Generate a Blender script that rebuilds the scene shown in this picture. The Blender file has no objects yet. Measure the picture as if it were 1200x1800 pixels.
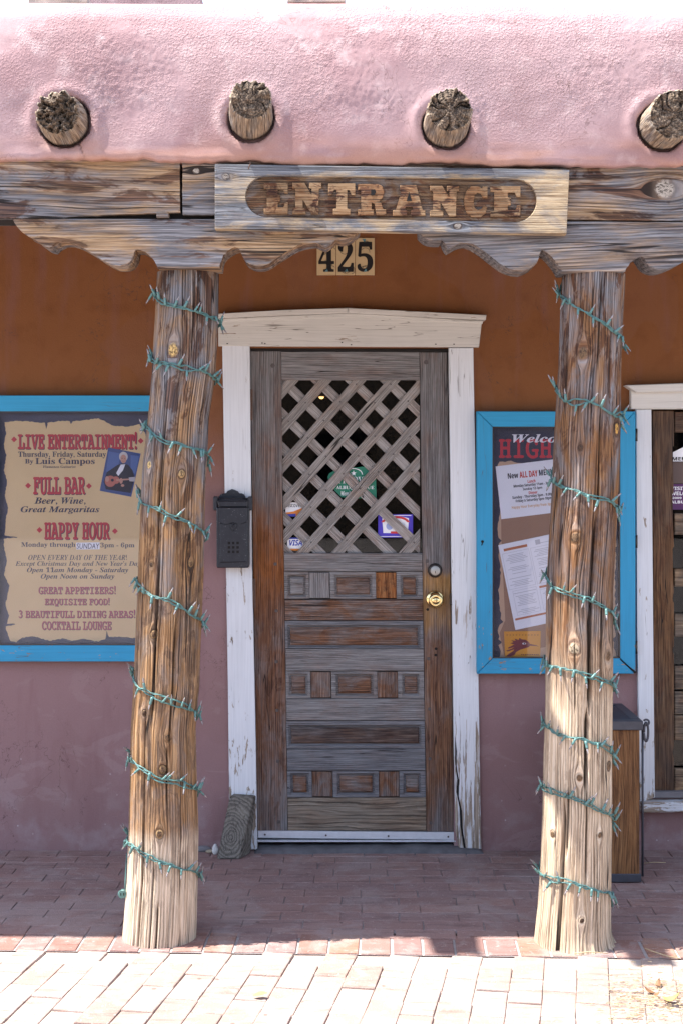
import bpy, bmesh, math, random
import numpy as np
from mathutils import Vector, Matrix
R = random.Random(7)
sc = bpy.context.scene
COL = sc.collection

# ------------------------------------------------------------------ camera, sky, sun, exposure
H, F, DW, HY = 1.60, 2500.0, 5.94, 821.0     # eye height, focal length in photo pixels, metres to the wall, horizon row
cam = bpy.data.cameras.new('camera'); cam.sensor_fit = 'VERTICAL'; cam.sensor_height = 36; cam.lens = 50
cam.shift_y = (HY - 900) / 1800.0; cam.clip_end = 3000
camo = bpy.data.objects.new('camera', cam); COL.objects.link(camo)
camo.location = (0, -DW, H); camo.rotation_euler = (math.pi / 2, 0, 0); sc.camera = camo

sunv = Vector((-0.47, -0.067, 1.0)).normalized()
w = bpy.data.worlds.new('World'); sc.world = w; w.use_nodes = True
nt = w.node_tree; sky = nt.nodes.new('ShaderNodeTexSky'); sky.sky_type = 'NISHITA'; sky.sun_disc = False
sky.sun_elevation = math.asin(sunv.z); sky.sun_rotation = math.atan2(sunv.x, sunv.y)
sky.altitude = 1600; sky.dust_density = 3.0
thin = nt.nodes.new('ShaderNodeMix'); thin.data_type = 'RGBA'; thin.blend_type = 'ADD'; thin.inputs[0].default_value = 1.0; thin.inputs[7].default_value = (1.3, 1.3, 1.35, 1)   # even white added to the whole sky, to whiten it and lift the shade
nt.links.new(sky.outputs[0], thin.inputs[6]); nt.links.new(thin.outputs[2], nt.nodes['Background'].inputs[0]); nt.nodes['Background'].inputs[1].default_value = 0.13
sl = bpy.data.lights.new('sun', 'SUN'); sl.energy = 4.6; sl.angle = math.radians(0.6); sl.color = (1, 0.965, 0.91)
so = bpy.data.objects.new('sun', sl); COL.objects.link(so); so.rotation_euler = sunv.to_track_quat('Z', 'Y').to_euler()
so.location = (-3, -3, 9)
sc.view_settings.view_transform = 'Standard'; sc.view_settings.look = 'None'; sc.view_settings.gamma = 1
sc.view_settings.use_curve_mapping = False; sc.view_settings.exposure = 1.76
sc.render.engine = 'CYCLES'; sc.cycles.max_bounces = 8; sc.cycles.diffuse_bounces = 5; sc.cycles.transparent_max_bounces = 12
sc.cycles.use_denoising = True; sc.cycles.denoiser = 'OPENIMAGEDENOISE'; sc.cycles.denoising_input_passes = 'RGB_ALBEDO_NORMAL'; sc.cycles.denoising_prefilter = 'NONE'; sc.cycles.caustics_reflective = False; sc.cycles.caustics_refractive = False

# ------------------------------------------------------------------ helpers: place and shape
def W(px, py, D):
    """photo measurement at a distance D in front of the lens -> world point (x, y, z)"""
    return Vector(((px - 600) * D / F, D - DW, H + (HY - py) * D / F))

def tag(o, label=None, cat=None, group=None, kind=None):
    if label: o['label'] = label
    if cat: o['category'] = cat
    if group: o['group'] = group
    if kind: o['kind'] = kind
    return o

def empty(name, loc=(0, 0, 0), label=None, cat=None, group=None):
    o = bpy.data.objects.new(name, None); COL.objects.link(o); o.location = loc; o.empty_display_size = .05
    return tag(o, label, cat, group)

def link(name, me, mat=None, parent=None, loc=None):
    if mat is not None:
        for m in (mat if isinstance(mat, (list, tuple)) else [mat]): me.materials.append(m)
    o = bpy.data.objects.new(name, me); COL.objects.link(o)
    if parent is not None:
        o.parent = parent
        o.location = Vector(loc or (0, 0, 0)) - Vector(root_off(parent))
    elif loc is not None: o.location = loc
    return o

def root_off(p):
    v = Vector((0, 0, 0))
    while p is not None: v += Vector(p.location); p = p.parent
    return v

def new_mesh(name, verts, faces, smooth=False):
    me = bpy.data.meshes.new(name); me.from_pydata([tuple(v) for v in verts], [], faces); me.update()
    if smooth: me.polygons.foreach_set('use_smooth', [True] * len(me.polygons))
    return me

def grain(me, axis='x', off=None, tilt=0.0, zoff=0.0):
    """give every vertex a place in the timber: (across, along, depth)"""
    n = len(me.vertices); co = np.empty(n * 3); me.vertices.foreach_get('co', co); co = co.reshape(-1, 3)
    off = (R.uniform(0, 40), R.uniform(0, 40), R.uniform(0, 40)) if off is None else off
    g = np.empty_like(co)
    if axis == 'x': g[:, 0] = co[:, 2]; g[:, 1] = co[:, 0]; g[:, 2] = co[:, 1]
    else: g[:, 0] = co[:, 0]; g[:, 1] = co[:, 2]; g[:, 2] = co[:, 1]
    g[:, 0] += g[:, 1] * tilt
    g += np.array(off)
    a = me.attributes.new('grain', 'FLOAT_VECTOR', 'POINT'); a.data.foreach_set('vector', g.ravel().astype(np.float32))
    return me

class MB:
    def __init__(s): s.bm = bmesh.new()
    def box(s, x0, x1, y0, y1, z0, z1, bev=0.0, mi=0):
        vs = [s.bm.verts.new(p) for p in ((x0,y0,z0),(x1,y0,z0),(x1,y1,z0),(x0,y1,z0),(x0,y0,z1),(x1,y0,z1),(x1,y1,z1),(x0,y1,z1))]
        fs = [s.bm.faces.new([vs[i] for i in f]) for f in ((0,3,2,1),(4,5,6,7),(0,1,5,4),(1,2,6,5),(2,3,7,6),(3,0,4,7))]
        for f in fs: f.material_index = mi
        if bev > 0:
            es = list({e for f in fs for e in f.edges})
            bmesh.ops.bevel(s.bm, geom=es, offset=bev, segments=1, affect='EDGES', profile=.5)
        return s
    def prism(s, pts, y0, y1, bev=0.0, mi=0):
        """outline given as (x, z), swept from y0 (front) to y1"""
        a = sum(pts[i][0]*pts[(i+1) % len(pts)][1] - pts[(i+1) % len(pts)][0]*pts[i][1] for i in range(len(pts)))
        if a < 0: pts = pts[::-1]
        n = len(pts)
        f = [s.bm.verts.new((p[0], y0, p[1])) for p in pts]; b = [s.bm.verts.new((p[0], y1, p[1])) for p in pts]
        fs = [s.bm.faces.new(f)]; bk = s.bm.faces.new(b[::-1]); sd = []
        for i in range(n): sd.append(s.bm.faces.new((f[i], b[i], b[(i+1) % n], f[(i+1) % n])))
        for q in fs + [bk] + sd: q.material_index = mi
        if bev > 0: bmesh.ops.bevel(s.bm, geom=list(fs[0].edges), offset=bev, segments=1, affect='EDGES', profile=.5)
        return s
    def quadprism(s, corners, y0, y1, bev=0.0, mi=0): return s.prism([tuple(c) for c in corners], y0, y1, bev, mi)
    def tube(s, path, r, n=6, mi=0, caps=True):
        path = [Vector(p) for p in path]; rings = []
        up = None
        for i, p in enumerate(path):
            t = (path[min(i+1, len(path)-1)] - path[max(i-1, 0)]).normalized()
            if up is None: up = t.orthogonal().normalized()
            up = (up - t * up.dot(t)).normalized(); sd = t.cross(up)
            rr = r[i] if isinstance(r, (list, tuple)) else r
            rings.append([s.bm.verts.new(p + (up * math.cos(2*math.pi*k/n) + sd * math.sin(2*math.pi*k/n)) * rr) for k in range(n)])
        for a, b in zip(rings, rings[1:]):
            for k in range(n):
                f = s.bm.faces.new((a[k], a[(k+1) % n], b[(k+1) % n], b[k])); f.smooth = True; f.material_index = mi
        if caps:
            s.bm.faces.new(rings[0][::-1]).material_index = mi; s.bm.faces.new(rings[-1]).material_index = mi
        return s
    def lathe(s, prof, c, axis='y', n=24, mi=0):
        """profile (radius, distance along axis) turned round an axis through c"""
        rings = []
        for r, h in prof:
            ring = []
            for k in range(n):
                a = 2*math.pi*k/n; u, v = r*math.cos(a), r*math.sin(a)
                p = {'y': (u, h, v), 'z': (u, v, h), 'x': (h, u, v)}[axis]
                ring.append(s.bm.verts.new((c[0]+p[0], c[1]+p[1], c[2]+p[2])))
            rings.append(ring)
        for a, b in zip(rings, rings[1:]):
            for k in range(n):
                f = s.bm.faces.new((a[k], a[(k+1) % n], b[(k+1) % n], b[k])); f.smooth = True; f.material_index = mi
        s.bm.faces.new(rings[0][::-1]).material_index = mi; s.bm.faces.new(rings[-1]).material_index = mi
        return s
    def build(s, name, mat=None, parent=None, gr=None, tilt=0, off=None, loc=None):
        bmesh.ops.recalc_face_normals(s.bm, faces=s.bm.faces[:])
        me = bpy.data.meshes.new(name); s.bm.to_mesh(me); s.bm.free()
        if gr: grain(me, gr, off, tilt)
        return link(name, me, mat, parent, loc)

def hash3(ix, iy, iz, seed):
    h = (ix.astype(np.int64)*374761393 + iy.astype(np.int64)*668265263 + iz.astype(np.int64)*2147483647 + seed*1274126177) & 0xffffffff
    h = ((h ^ (h >> 13)) * 1274126177) & 0xffffffff
    return ((h ^ (h >> 16)) & 0xffff) / 65535.0
def vnoise(x, y, z=0.0, seed=0):
    x, y = np.broadcast_arrays(np.asarray(x, float), np.asarray(y, float)); z = np.broadcast_to(np.asarray(z, float), x.shape)
    fx, fy, fz = np.floor(x), np.floor(y), np.floor(z); tx, ty, tz = x-fx, y-fy, z-fz
    tx, ty, tz = [t*t*(3-2*t) for t in (tx, ty, tz)]; o = 0
    for a in (0, 1):
        for b in (0, 1):
            for c in (0, 1):
                wgt = (tx if a else 1-tx)*(ty if b else 1-ty)*(tz if c else 1-tz)
                o = o + wgt*hash3(fx+a, fy+b, fz+c, seed)
    return o - .5
def fbm(x, y, z=0.0, seed=0, oct=4, gain=.5):
    o = 0; a = 1.0; f = 1.0
    for i in range(oct): o = o + a*vnoise(np.asarray(x)*f, np.asarray(y)*f, np.asarray(z)*f, seed+i*17); a *= gain; f *= 2.03
    return o
def grid_mesh(name, P, closed_u=False, cap=False, smooth=True):
    """P: array (rows, cols, 3)"""
    r, c, _ = P.shape; idx = np.arange(r*c).reshape(r, c)
    cc = np.arange(c if closed_u else c-1)
    a = idx[:-1][:, cc]; b = idx[:-1][:, (cc+1) % c]; d = idx[1:][:, cc]; e = idx[1:][:, (cc+1) % c]
    q = np.stack([a, b, e, d], -1).reshape(-1, 4)
    me = bpy.data.meshes.new(name); nv = r*c; nq = len(q)
    me.vertices.add(nv); me.vertices.foreach_set('co', P.reshape(-1).astype(np.float32))
    me.loops.add(nq*4); me.loops.foreach_set('vertex_index', q.reshape(-1).astype(np.int32))
    me.polygons.add(nq); me.polygons.foreach_set('loop_start', np.arange(0, nq*4, 4, dtype=np.int32)); me.polygons.foreach_set('loop_total', np.full(nq, 4, dtype=np.int32))
    if smooth: me.polygons.foreach_set('use_smooth', np.ones(nq, dtype=bool))
    me.update(calc_edges=True); me.validate()
    return me
def set_grain_arr(me, G):
    a = me.attributes.new('grain', 'FLOAT_VECTOR', 'POINT'); a.data.foreach_set('vector', G.reshape(-1).astype(np.float32))
def set_float(me, name, A):
    a = me.attributes.new(name, 'FLOAT', 'POINT'); a.data.foreach_set('value', A.reshape(-1).astype(np.float32))

# ------------------------------------------------------------------ helpers: materials
class NT:
    def __init__(s, name, rough=.8, spec=.3):
        s.m = bpy.data.materials.new(name); s.m.use_nodes = True; s.t = s.m.node_tree; s.p = s.t.nodes['Principled BSDF']
        s.p.inputs['Roughness'].default_value = rough; s.p.inputs['Specular IOR Level'].default_value = spec
    def n(s, kind): return s.t.nodes.new(kind)
    def l(s, a, b): s.t.links.new(a, b)
    def put(s, sock, v):
        if isinstance(v, bpy.types.NodeSocket): s.l(v, sock)
        elif isinstance(v, (tuple, list)) and len(v) == 3 and sock.type == 'RGBA': sock.default_value = (*v, 1)
        else: sock.default_value = v
    def attr(s, name='grain', out='Vector'):
        a = s.n('ShaderNodeAttribute'); a.attribute_name = name; return a.outputs[out]
    def obj(s): return s.n('ShaderNodeTexCoord').outputs['Object']
    def pos(s): return s.n('ShaderNodeNewGeometry').outputs['Position']
    def rnd(s): return s.n('ShaderNodeObjectInfo').outputs['Random']
    def math(s, op, a, b=0.0, clamp=False):
        k = s.n('ShaderNodeMath'); k.operation = op; k.use_clamp = clamp; s.put(k.inputs[0], a); s.put(k.inputs[1], b); return k.outputs[0]
    def vmul(s, v, k, add=(0, 0, 0)):
        m = s.n('ShaderNodeVectorMath'); m.operation = 'MULTIPLY_ADD'; s.l(v, m.inputs[0]); m.inputs[1].default_value = k; m.inputs[2].default_value = add; return m.outputs[0]
    def vadd(s, a, b):
        m = s.n('ShaderNodeVectorMath'); m.operation = 'ADD'; s.put(m.inputs[0], a); s.put(m.inputs[1], b); return m.outputs[0]
    def sep(s, v):
        k = s.n('ShaderNodeSeparateXYZ'); s.l(v, k.inputs[0]); return k.outputs
    def comb(s, x, y, z):
        k = s.n('ShaderNodeCombineXYZ'); s.put(k.inputs[0], x); s.put(k.inputs[1], y); s.put(k.inputs[2], z); return k.outputs[0]
    def noise(s, v, scale=1.0, detail=3, rough=.5, dist=0.0, off=None):
        if isinstance(scale, tuple): v = s.vmul(v, scale, off or (0, 0, 0)); scale = 1.0
        k = s.n('ShaderNodeTexNoise'); s.l(v, k.inputs['Vector']); k.inputs['Scale'].default_value = scale; k.inputs['Detail'].default_value = detail
        k.inputs['Roughness'].default_value = rough; k.inputs['Distortion'].default_value = dist; return k.outputs['Fac']
    def voro(s, v, scale, feature='F1', out='Distance'):
        k = s.n('ShaderNodeTexVoronoi'); k.feature = feature; s.l(v, k.inputs['Vector']); k.inputs['Scale'].default_value = scale; return k.outputs[out]
    def ramp(s, f, stops, interp='LINEAR'):
        k = s.n('ShaderNodeValToRGB'); k.color_ramp.interpolation = interp; e = k.color_ramp.elements
        while len(e) < len(stops): e.new(.5)
        for q, (p, c) in zip(e, stops):
            q.position = p; q.color = (*c, 1) if isinstance(c, (tuple, list)) else (c, c, c, 1)
        s.put(k.inputs[0], f); return k.outputs[0]
    def step(s, f, a, b):
        k = s.n('ShaderNodeMapRange'); k.interpolation_type = 'SMOOTHSTEP'; s.put(k.inputs[0], f)
        lo, hi = (a, b) if a < b else (b, a)
        k.inputs[1].default_value = lo; k.inputs[2].default_value = hi
        k.inputs[3].default_value = 0 if a < b else 1; k.inputs[4].default_value = 1 if a < b else 0
        return k.outputs[0]
    def mix(s, f, a, b, mode='MIX'):
        k = s.n('ShaderNodeMix'); k.data_type = 'RGBA'; k.blend_type = mode; s.put(k.inputs[0], f); s.put(k.inputs[6], a); s.put(k.inputs[7], b); return k.outputs[2]
    def bump(s, h, strength=.5, dist=.003):
        k = s.n('ShaderNodeBump'); k.inputs['Strength'].default_value = strength; k.inputs['Distance'].default_value = dist; s.l(h, k.inputs['Height']); s.l(k.outputs[0], s.p.inputs['Normal']); return k
    def col(s, c): s.put(s.p.inputs['Base Color'], c); return s

GREY = ((.055, .052, .056), (.175, .165, .168), (.33, .315, .315))
BROWN = ((.045, .018, .009), (.215, .10, .042), (.43, .25, .12))
RUST = ((.045, .018, .010), (.19, .072, .028), (.33, .155, .07))
TAN = ((.14, .078, .038), (.35, .22, .12), (.55, .39, .24))
PALE = ((.36, .27, .19), (.56, .46, .36), (.70, .62, .53))

def wood(name, A=GREY, B=BROWN, mixv=((0, .5),), mrange=(0, 1), amp=1.0, stain=.5, stainv=None, streak=(170, 3.2), blotch=(8, 1.5),
         crack=.012, knots=(), bump=.6, kcol=(.40, .25, .10), rough=.82, wave=.006, C=None, cv=None, seed=0.0, lines=(135, .42), extra=None):
    """weathered timber. A = weathered palette, B = fresh palette, mixv = how much B along the grain, C/cv = third palette"""
    t = NT(name, rough, .25); g = t.attr('grain'); g = t.vadd(g, (seed, 0, seed*1.7))
    gx, gy, gz = t.sep(g)
    v0 = t.sep(t.pos())[2] if len(mixv) > 1 else gy
    # slow wander of the fibres
    wob = t.noise(g, (6, 1.3, 6), 2); gx = t.math('ADD', gx, t.math('MULTIPLY', t.math('SUBTRACT', wob, .5), wave*2))
    kmask = None
    kcs = None; kwob = t.math('ADD', .25, t.math('MULTIPLY', t.noise(g, 45.0, 3, .6), 1.5)) if knots else None
    for kn_ in knots:
        ku, kv, kr = kn_[:3]; kc1 = kn_[3] if len(kn_) > 3 else kcol
        du = t.math('SUBTRACT', gx, ku + seed); dv = t.math('MULTIPLY', t.math('SUBTRACT', gy, kv), .42)
        r2 = t.math('ADD', t.math('MULTIPLY', du, du), t.math('MULTIPLY', dv, dv))
        dv2 = t.math('MULTIPLY', t.math('SUBTRACT', gy, kv), .85)
        rk = t.math('MULTIPLY', t.math('ADD', t.math('MULTIPLY', du, du), t.math('MULTIPLY', dv2, dv2)), kwob)
        f = t.math('MINIMUM', t.math('DIVIDE', kr*kr*1.2, t.math('ADD', r2, 1e-6)), 1.0)
        gx = t.math('SUBTRACT', gx, t.math('MULTIPLY', du, f))
        mk = t.step(rk, (kr*1.12)**2, (kr*.66)**2)
        ring = t.math('MULTIPLY', t.step(rk, (kr*1.55)**2, (kr*1.05)**2), t.math('SUBTRACT', 1.0, mk))
        if kmask is None: kmask, kring, krad, kcs = mk, ring, t.math('MULTIPLY', mk, rk), t.mix(mk, kc1, kc1)
        else:
            kmask = t.math('MAXIMUM', kmask, mk); kring = t.math('MAXIMUM', kring, ring); krad = t.math('ADD', krad, t.math('MULTIPLY', mk, rk)); kcs = t.mix(mk, kcs, kc1)
    gv = t.comb(gx, gy, gz)
    f1 = t.noise(gv, (streak[0]*1.45, streak[1]*1.7, streak[0]*.6), 5, .62)
    f2 = t.noise(gv, (420, 9, 300), 3, .6)
    f3 = t.noise(gv, (blotch[0]*.85, blotch[1]*1.9, blotch[0]*.85), 6, .68, .5)
    f4 = t.noise(gv, (blotch[0]*1.4, blotch[1]*2.4, blotch[0]*1.4), 5, .68, .8, off=(7.3, 2.1, 4.4))
    cA = t.ramp(f1, [(.30, A[0]), (.5, A[1]), (.70, A[2])])
    cB = t.ramp(f1, [(.30, B[0]), (.5, B[1]), (.70, B[2])])
    h = t.math('DIVIDE', t.math('SUBTRACT', v0, mrange[0]), mrange[1]-mrange[0])
    mv = t.ramp(h, list(mixv)) if len(mixv) > 1 else mixv[0][1]
    fac = t.math('ADD', mv, t.math('MULTIPLY', t.math('SUBTRACT', f3, .5), 4.6*amp), True)
    if extra: fac = t.math('ADD', fac, extra(t, gx, gy), True)
    c = t.mix(fac, cA, cB)
    if C:
        cC = t.ramp(f1, [(.30, C[0]), (.5, C[1]), (.70, C[2])])
        h2 = t.ramp(h, list(cv)); fc = t.math('MULTIPLY', h2, 1.0)
        fc = t.step(t.math('ADD', fc, t.math('MULTIPLY', t.math('SUBTRACT', f4, .5), .9)), .25, .75)
        c = t.mix(fc, c, cC)
    sv = t.ramp(h, list(stainv)) if stainv else stain
    sm = t.math('MULTIPLY', t.step(f4, .51, .59), sv)
    c = t.mix(sm, c, t.mix(t.step(f1, .4, .62), (.028, .011, .008), (.15, .062, .028)))
    ph = t.math('ADD', t.math('MULTIPLY', gx, 6.283*lines[0]), t.math('ADD', t.math('MULTIPLY', f3, 9.0), t.math('MULTIPLY', f1, 5.0)))
    ln = t.math('MULTIPLY', t.step(t.math('SINE', ph), .1, .98), t.step(t.noise(g, (30, 2.5, 30), 2, off=(8.8, 1.1, 6.6)), .36, .60))
    c = t.mix(t.math('MULTIPLY', ln, lines[1]), c, t.mix(.72, c, (.012, .008, .006)))
    c = t.mix(.55, c, t.ramp(f2, [(.32, .40), (.62, 1.25)]), 'MULTIPLY')
    fc = t.noise(gv, (24, .75, 24), 2, .4, off=(3.1, 9.7, 1.3))
    ck = t.step(t.math('ABSOLUTE', t.math('SUBTRACT', fc, .5)), crack, crack*.3)
    ck = t.math('MULTIPLY', ck, t.step(t.noise(g, (5, 1.5, 5), 1, off=(1.7, 5.5, 2.2)), .46, .56))
    c = t.mix(t.math('MULTIPLY', ck, .92), c, (.012, .009, .008))
    hh = t.math('ADD', t.math('MULTIPLY', f1, .8), t.math('MULTIPLY', f2, .5)); hh = t.math('SUBTRACT', hh, t.math('ADD', t.math('MULTIPLY', ck, 1.5), t.math('MULTIPLY', ln, .55)))
    if kmask is not None:
        kn = t.noise(g, (170, 90, 60), 3, .6)
        kc = t.mix(t.math('MULTIPLY', t.step(t.math('SINE', t.math('MULTIPLY', t.math('SQRT', krad), 1500.0)), 0, 1), .45), kcs, (.05, .03, .018))
        kc = t.mix(t.math('MULTIPLY', t.step(kn, .47, .60), .8), kc, (.035, .022, .015))
        c = t.mix(t.math('MULTIPLY', t.math('MULTIPLY', kring, t.step(f1, .66, .40)), .9), c, (.035, .018, .012))
        c = t.mix(kmask, c, kc)
        hh = t.math('SUBTRACT', hh, t.math('MULTIPLY', kring, .35))
    t.col(c); t.bump(hh, bump, .004)
    return t.m

def plain(name, c, rough=.6, metal=0.0, var=.12, scale=40, bumpk=0.0, bscale=200, spec=.4):
    t = NT(name, rough, spec); t.p.inputs['Metallic'].default_value = metal
    o = t.obj(); f = t.noise(o, scale, 4, .6)
    t.col(t.mix(f, tuple(x*(1-var*1.6) for x in c), tuple(min(1, x*(1+var*1.6)) for x in c)))
    if bumpk: t.bump(t.noise(o, bscale, 4, .6), bumpk, .002)
    return t.m

def painted(name, c, under, peel=((0, .1), (1, .1)), vr=(0, 2.2), bump=.35, dirt=.25, flake=(55, 9)):
    """old paint on wood, flaking off by how much 'peel' says along the board"""
    t = NT(name, .55, .35); g = t.attr('grain'); gx, gy, gz = t.sep(g)
    f1 = t.noise(g, (150, 4, 80), 4, .6); f2 = t.noise(g, (flake[0], flake[1], flake[0]), 5, .66, .4); f3 = t.noise(g, (5, 3, 5), 4, .6)
    h = t.math('DIVIDE', t.math('SUBTRACT', t.sep(t.pos())[2], vr[0]), vr[1]-vr[0]); pv = t.ramp(h, list(peel))
    th = t.math('ADD', f2, t.math('MULTIPLY', t.math('SUBTRACT', f3, .5), .35))
    m = t.step(t.math('ADD', th, t.math('MULTIPLY', t.math('SUBTRACT', pv, .5), .5)), .53, .55)
    c1 = t.mix(t.math('MULTIPLY', t.step(f3, .4, .75), dirt), c, tuple(x*.62 for x in c))
    c1 = t.mix(.22, c1, t.ramp(f1, [(.35, .6), (.6, 1.05)]), 'MULTIPLY')
    hair = t.step(t.math('ABSOLUTE', t.math('SUBTRACT', t.noise(g, (38, 1.6, 38), 2, off=(4, 7, 2)), .5)), .006, .002)
    hair = t.math('MULTIPLY', hair, t.step(t.noise(g, (6, 3, 6), 1, off=(2, 2, 2)), .5, .6))
    c1 = t.mix(t.math('MULTIPLY', hair, .7), c1, tuple(x*.3 for x in under[1]))
    cu = t.ramp(f1, [(.3, under[0]), (.5, under[1]), (.7, under[2])])
    t.col(t.mix(m, c1, cu))
    t.bump(t.math('SUBTRACT', t.math('MULTIPLY', f1, .35), t.math('ADD', t.math('MULTIPLY', m, .9), hair)), bump, .003)
    return t.m

def flat(name, c, rough=.55): return plain(name, c, rough, 0, .03, 30)

# stucco ------------------------------------------------------------
def stucco_parapet():
    t = NT('pink_stucco', .92, .12); p = t.obj()
    big = t.noise(p, 2.2, 4, .6); mid = t.noise(p, 14, 4, .6); grit = t.noise(p, 240, 3, .65); g2 = t.noise(p, 125, 2, .55)
    c = t.mix(t.step(big, .35, .65), (.315, .193, .193), (.395, .265, .263)); c = t.mix(t.step(mid, .5, .75), c, (.45, .32, .31))
    hc_ = t.step(t.math('ABSOLUTE', t.math('SUBTRACT', t.noise(p, 2.6, 5, .62, .4), .5)), .0035, .001)
    hc_ = t.math('MULTIPLY', hc_, t.step(t.noise(p, 1.1, 2), .50, .56)); c = t.mix(t.math('MULTIPLY', hc_, .55), c, (.16, .10, .09))
    c = t.mix(t.math('MULTIPLY', t.step(t.noise(p, (7, 7, 1.6), 5, .62), .52, .72), .30), c, (.30, .19, .18))
    z = t.sep(t.pos())[2]
    low = t.math('MULTIPLY', t.step(z, 2.72, 2.58), t.step(t.noise(p, (3, 3, 14), 4), .38, .62))
    c = t.mix(t.math('MULTIPLY', low, .8), c, (.40, .21, .14))
    c = t.mix(.35, c, t.ramp(grit, [(.3, .7), (.65, 1.1)]), 'MULTIPLY')
    t.col(c)
    sm = t.step(t.noise(p, 3.3, 3, .5, .5), .36, .56); up = t.step(z, 2.62, 2.80)
    h = t.math('MULTIPLY', t.step(g2, .44, .66), t.math('MULTIPLY', sm, up))
    h = t.math('ADD', h, t.math('MULTIPLY', grit, t.math('ADD', t.math('MULTIPLY', t.math('MULTIPLY', sm, up), .9), .12)))
    t.bump(h, .50, .006); return t.m
def stucco_wall():
    t = NT('wall_stucco', .9, .15); p = t.obj()
    big = t.noise(p, 1.6, 4, .6); mid = t.noise(p, 9, 5, .6); grit = t.noise(p, 180, 3, .6)
    pink = t.mix(big, (.235, .137, .135), (.30, .185, .182)); rust = t.mix(big, (.165, .064, .024), (.22, .092, .038)); rust = t.mix(t.math('MULTIPLY', t.step(mid, .48, .7), .35), rust, (.13, .045, .018))
    z = t.math('ADD', t.sep(t.pos())[2], t.math('MULTIPLY', t.math('SUBTRACT', mid, .5), .16))
    c = t.mix(t.step(z, 1.28, 1.90), pink, rust)
    lowz = t.step(z, .42, .05)
    c = t.mix(t.math('MULTIPLY', lowz, t.math('MULTIPLY', t.step(mid, .45, .7), .5)), c, (.36, .29, .29))
    sp = t.step(t.voro(t.vmul(p, (1, 1, 1)), 26), .13, .07)
    c = t.mix(t.math('MULTIPLY', t.math('MULTIPLY', sp, t.step(z, .6, .05)), t.step(mid, .5, .6)), c, (.55, .5, .5))
    scf = t.step(t.noise(p, (4, 4, 7), 6, .7, .8), .55, .60); c = t.mix(t.math('MULTIPLY', t.math('MULTIPLY', scf, t.step(z, 1.2, .2)), .22), c, (.40, .30, .29))
    pch = t.step(t.noise(p, 2.3, 2, .4, .6), .52, .535); c = t.mix(t.math('MULTIPLY', pch, .12), c, (.20, .11, .09))
    hc_ = t.step(t.math('ABSOLUTE', t.math('SUBTRACT', t.noise(p, 2.9, 5, .65, .5), .5)), .003, .001); hc_ = t.math('MULTIPLY', hc_, t.step(t.noise(p, 1.7, 2), .48, .56)); c = t.mix(t.math('MULTIPLY', hc_, .6), c, (.08, .045, .04))
    stn = t.math('MULTIPLY', t.step(t.noise(p, (9, 9, 1.4), 4, .6), .52, .70), .32)
    c = t.mix(stn, c, (.20, .10, .10))
    t.col(t.mix(.22, c, t.ramp(grit, [(.3, .72), (.65, 1.1)]), 'MULTIPLY')); t.bump(t.math('ADD', grit, t.math('MULTIPLY', mid, 1.5)), .38, .004); return t.m

def brick_mat(name, cols, worn, ends=.3):
    t = NT(name, .85, .2); r = t.rnd(); o = t.pos()
    base = t.ramp(r, [(i/(len(cols)-1), c) for i, c in enumerate(cols)])
    f = t.noise(o, 14, 4, .65, .5); f2 = t.noise(o, 220, 3, .65); f3 = t.noise(o, (4, 30, 30), 4, .6)
    c = t.mix(t.math('MULTIPLY', t.step(f, .5, .7), .55), base, worn)
    c = t.mix(t.math('MULTIPLY', t.step(f3, .52, .66), .45), c, tuple(x*.45 for x in cols[0]))
    ch = t.step(t.noise(o, 45, 4, .7, .6), .60, .64); c = t.mix(t.math('MULTIPLY', ch, .5), c, tuple(x*1.25 for x in worn))
    du = t.step(t.noise(o, 3.1, 5, .68, .6), .46, .62); c = t.mix(t.math('MULTIPLY', du, .42), c, (.36, .30, .28))
    gm = t.step(t.voro(o, 7.0), .060, .045); c = t.mix(t.math('MULTIPLY', gm, .6), c, tuple(x*.3 for x in cols[0]))
    t.col(t.mix(.4, c, t.ramp(f2, [(.3, .6), (.66, 1.15)]), 'MULTIPLY')); t.bump(t.math('SUBTRACT', t.math('ADD', f2, t.math('MULTIPLY', f, 2.0)), t.math('MULTIPLY', ch, 1.2)), .6, .004); return t.m

M = {}
M['stucco'] = stucco_parapet(); M['wall'] = stucco_wall()
M['hole'] = plain('dark_gap', (.012, .010, .009), .95, 0, .2)
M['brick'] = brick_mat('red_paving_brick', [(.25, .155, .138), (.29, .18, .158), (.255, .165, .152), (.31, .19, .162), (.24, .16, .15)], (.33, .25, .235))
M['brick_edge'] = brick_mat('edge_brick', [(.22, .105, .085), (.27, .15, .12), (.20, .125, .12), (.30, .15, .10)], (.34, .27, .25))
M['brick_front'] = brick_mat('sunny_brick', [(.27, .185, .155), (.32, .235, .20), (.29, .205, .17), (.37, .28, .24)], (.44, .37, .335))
M['mortar'] = plain('mortar', (.30, .265, .255), .95, 0, .25, 30, .5, 300)
M['mortar_dark'] = plain('dark_mortar', (.25, .21, .205), .95, 0, .3, 30, .5, 300)
M['sand'] = plain('joint_sand', (.36, .29, .25), .95, 0, .25, 30, .5, 300)
M['sillc'] = plain('sill_concrete', (.105, .10, .105), .9, 0, .35, 22, .6, 160)
M['concrete'] = plain('worn_concrete', (.17, .16, .165), .9, 0, .25, 14, .5, 160)
M['black'] = plain('black_room', (.008, .007, .008), .9, 0, .1)

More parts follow.
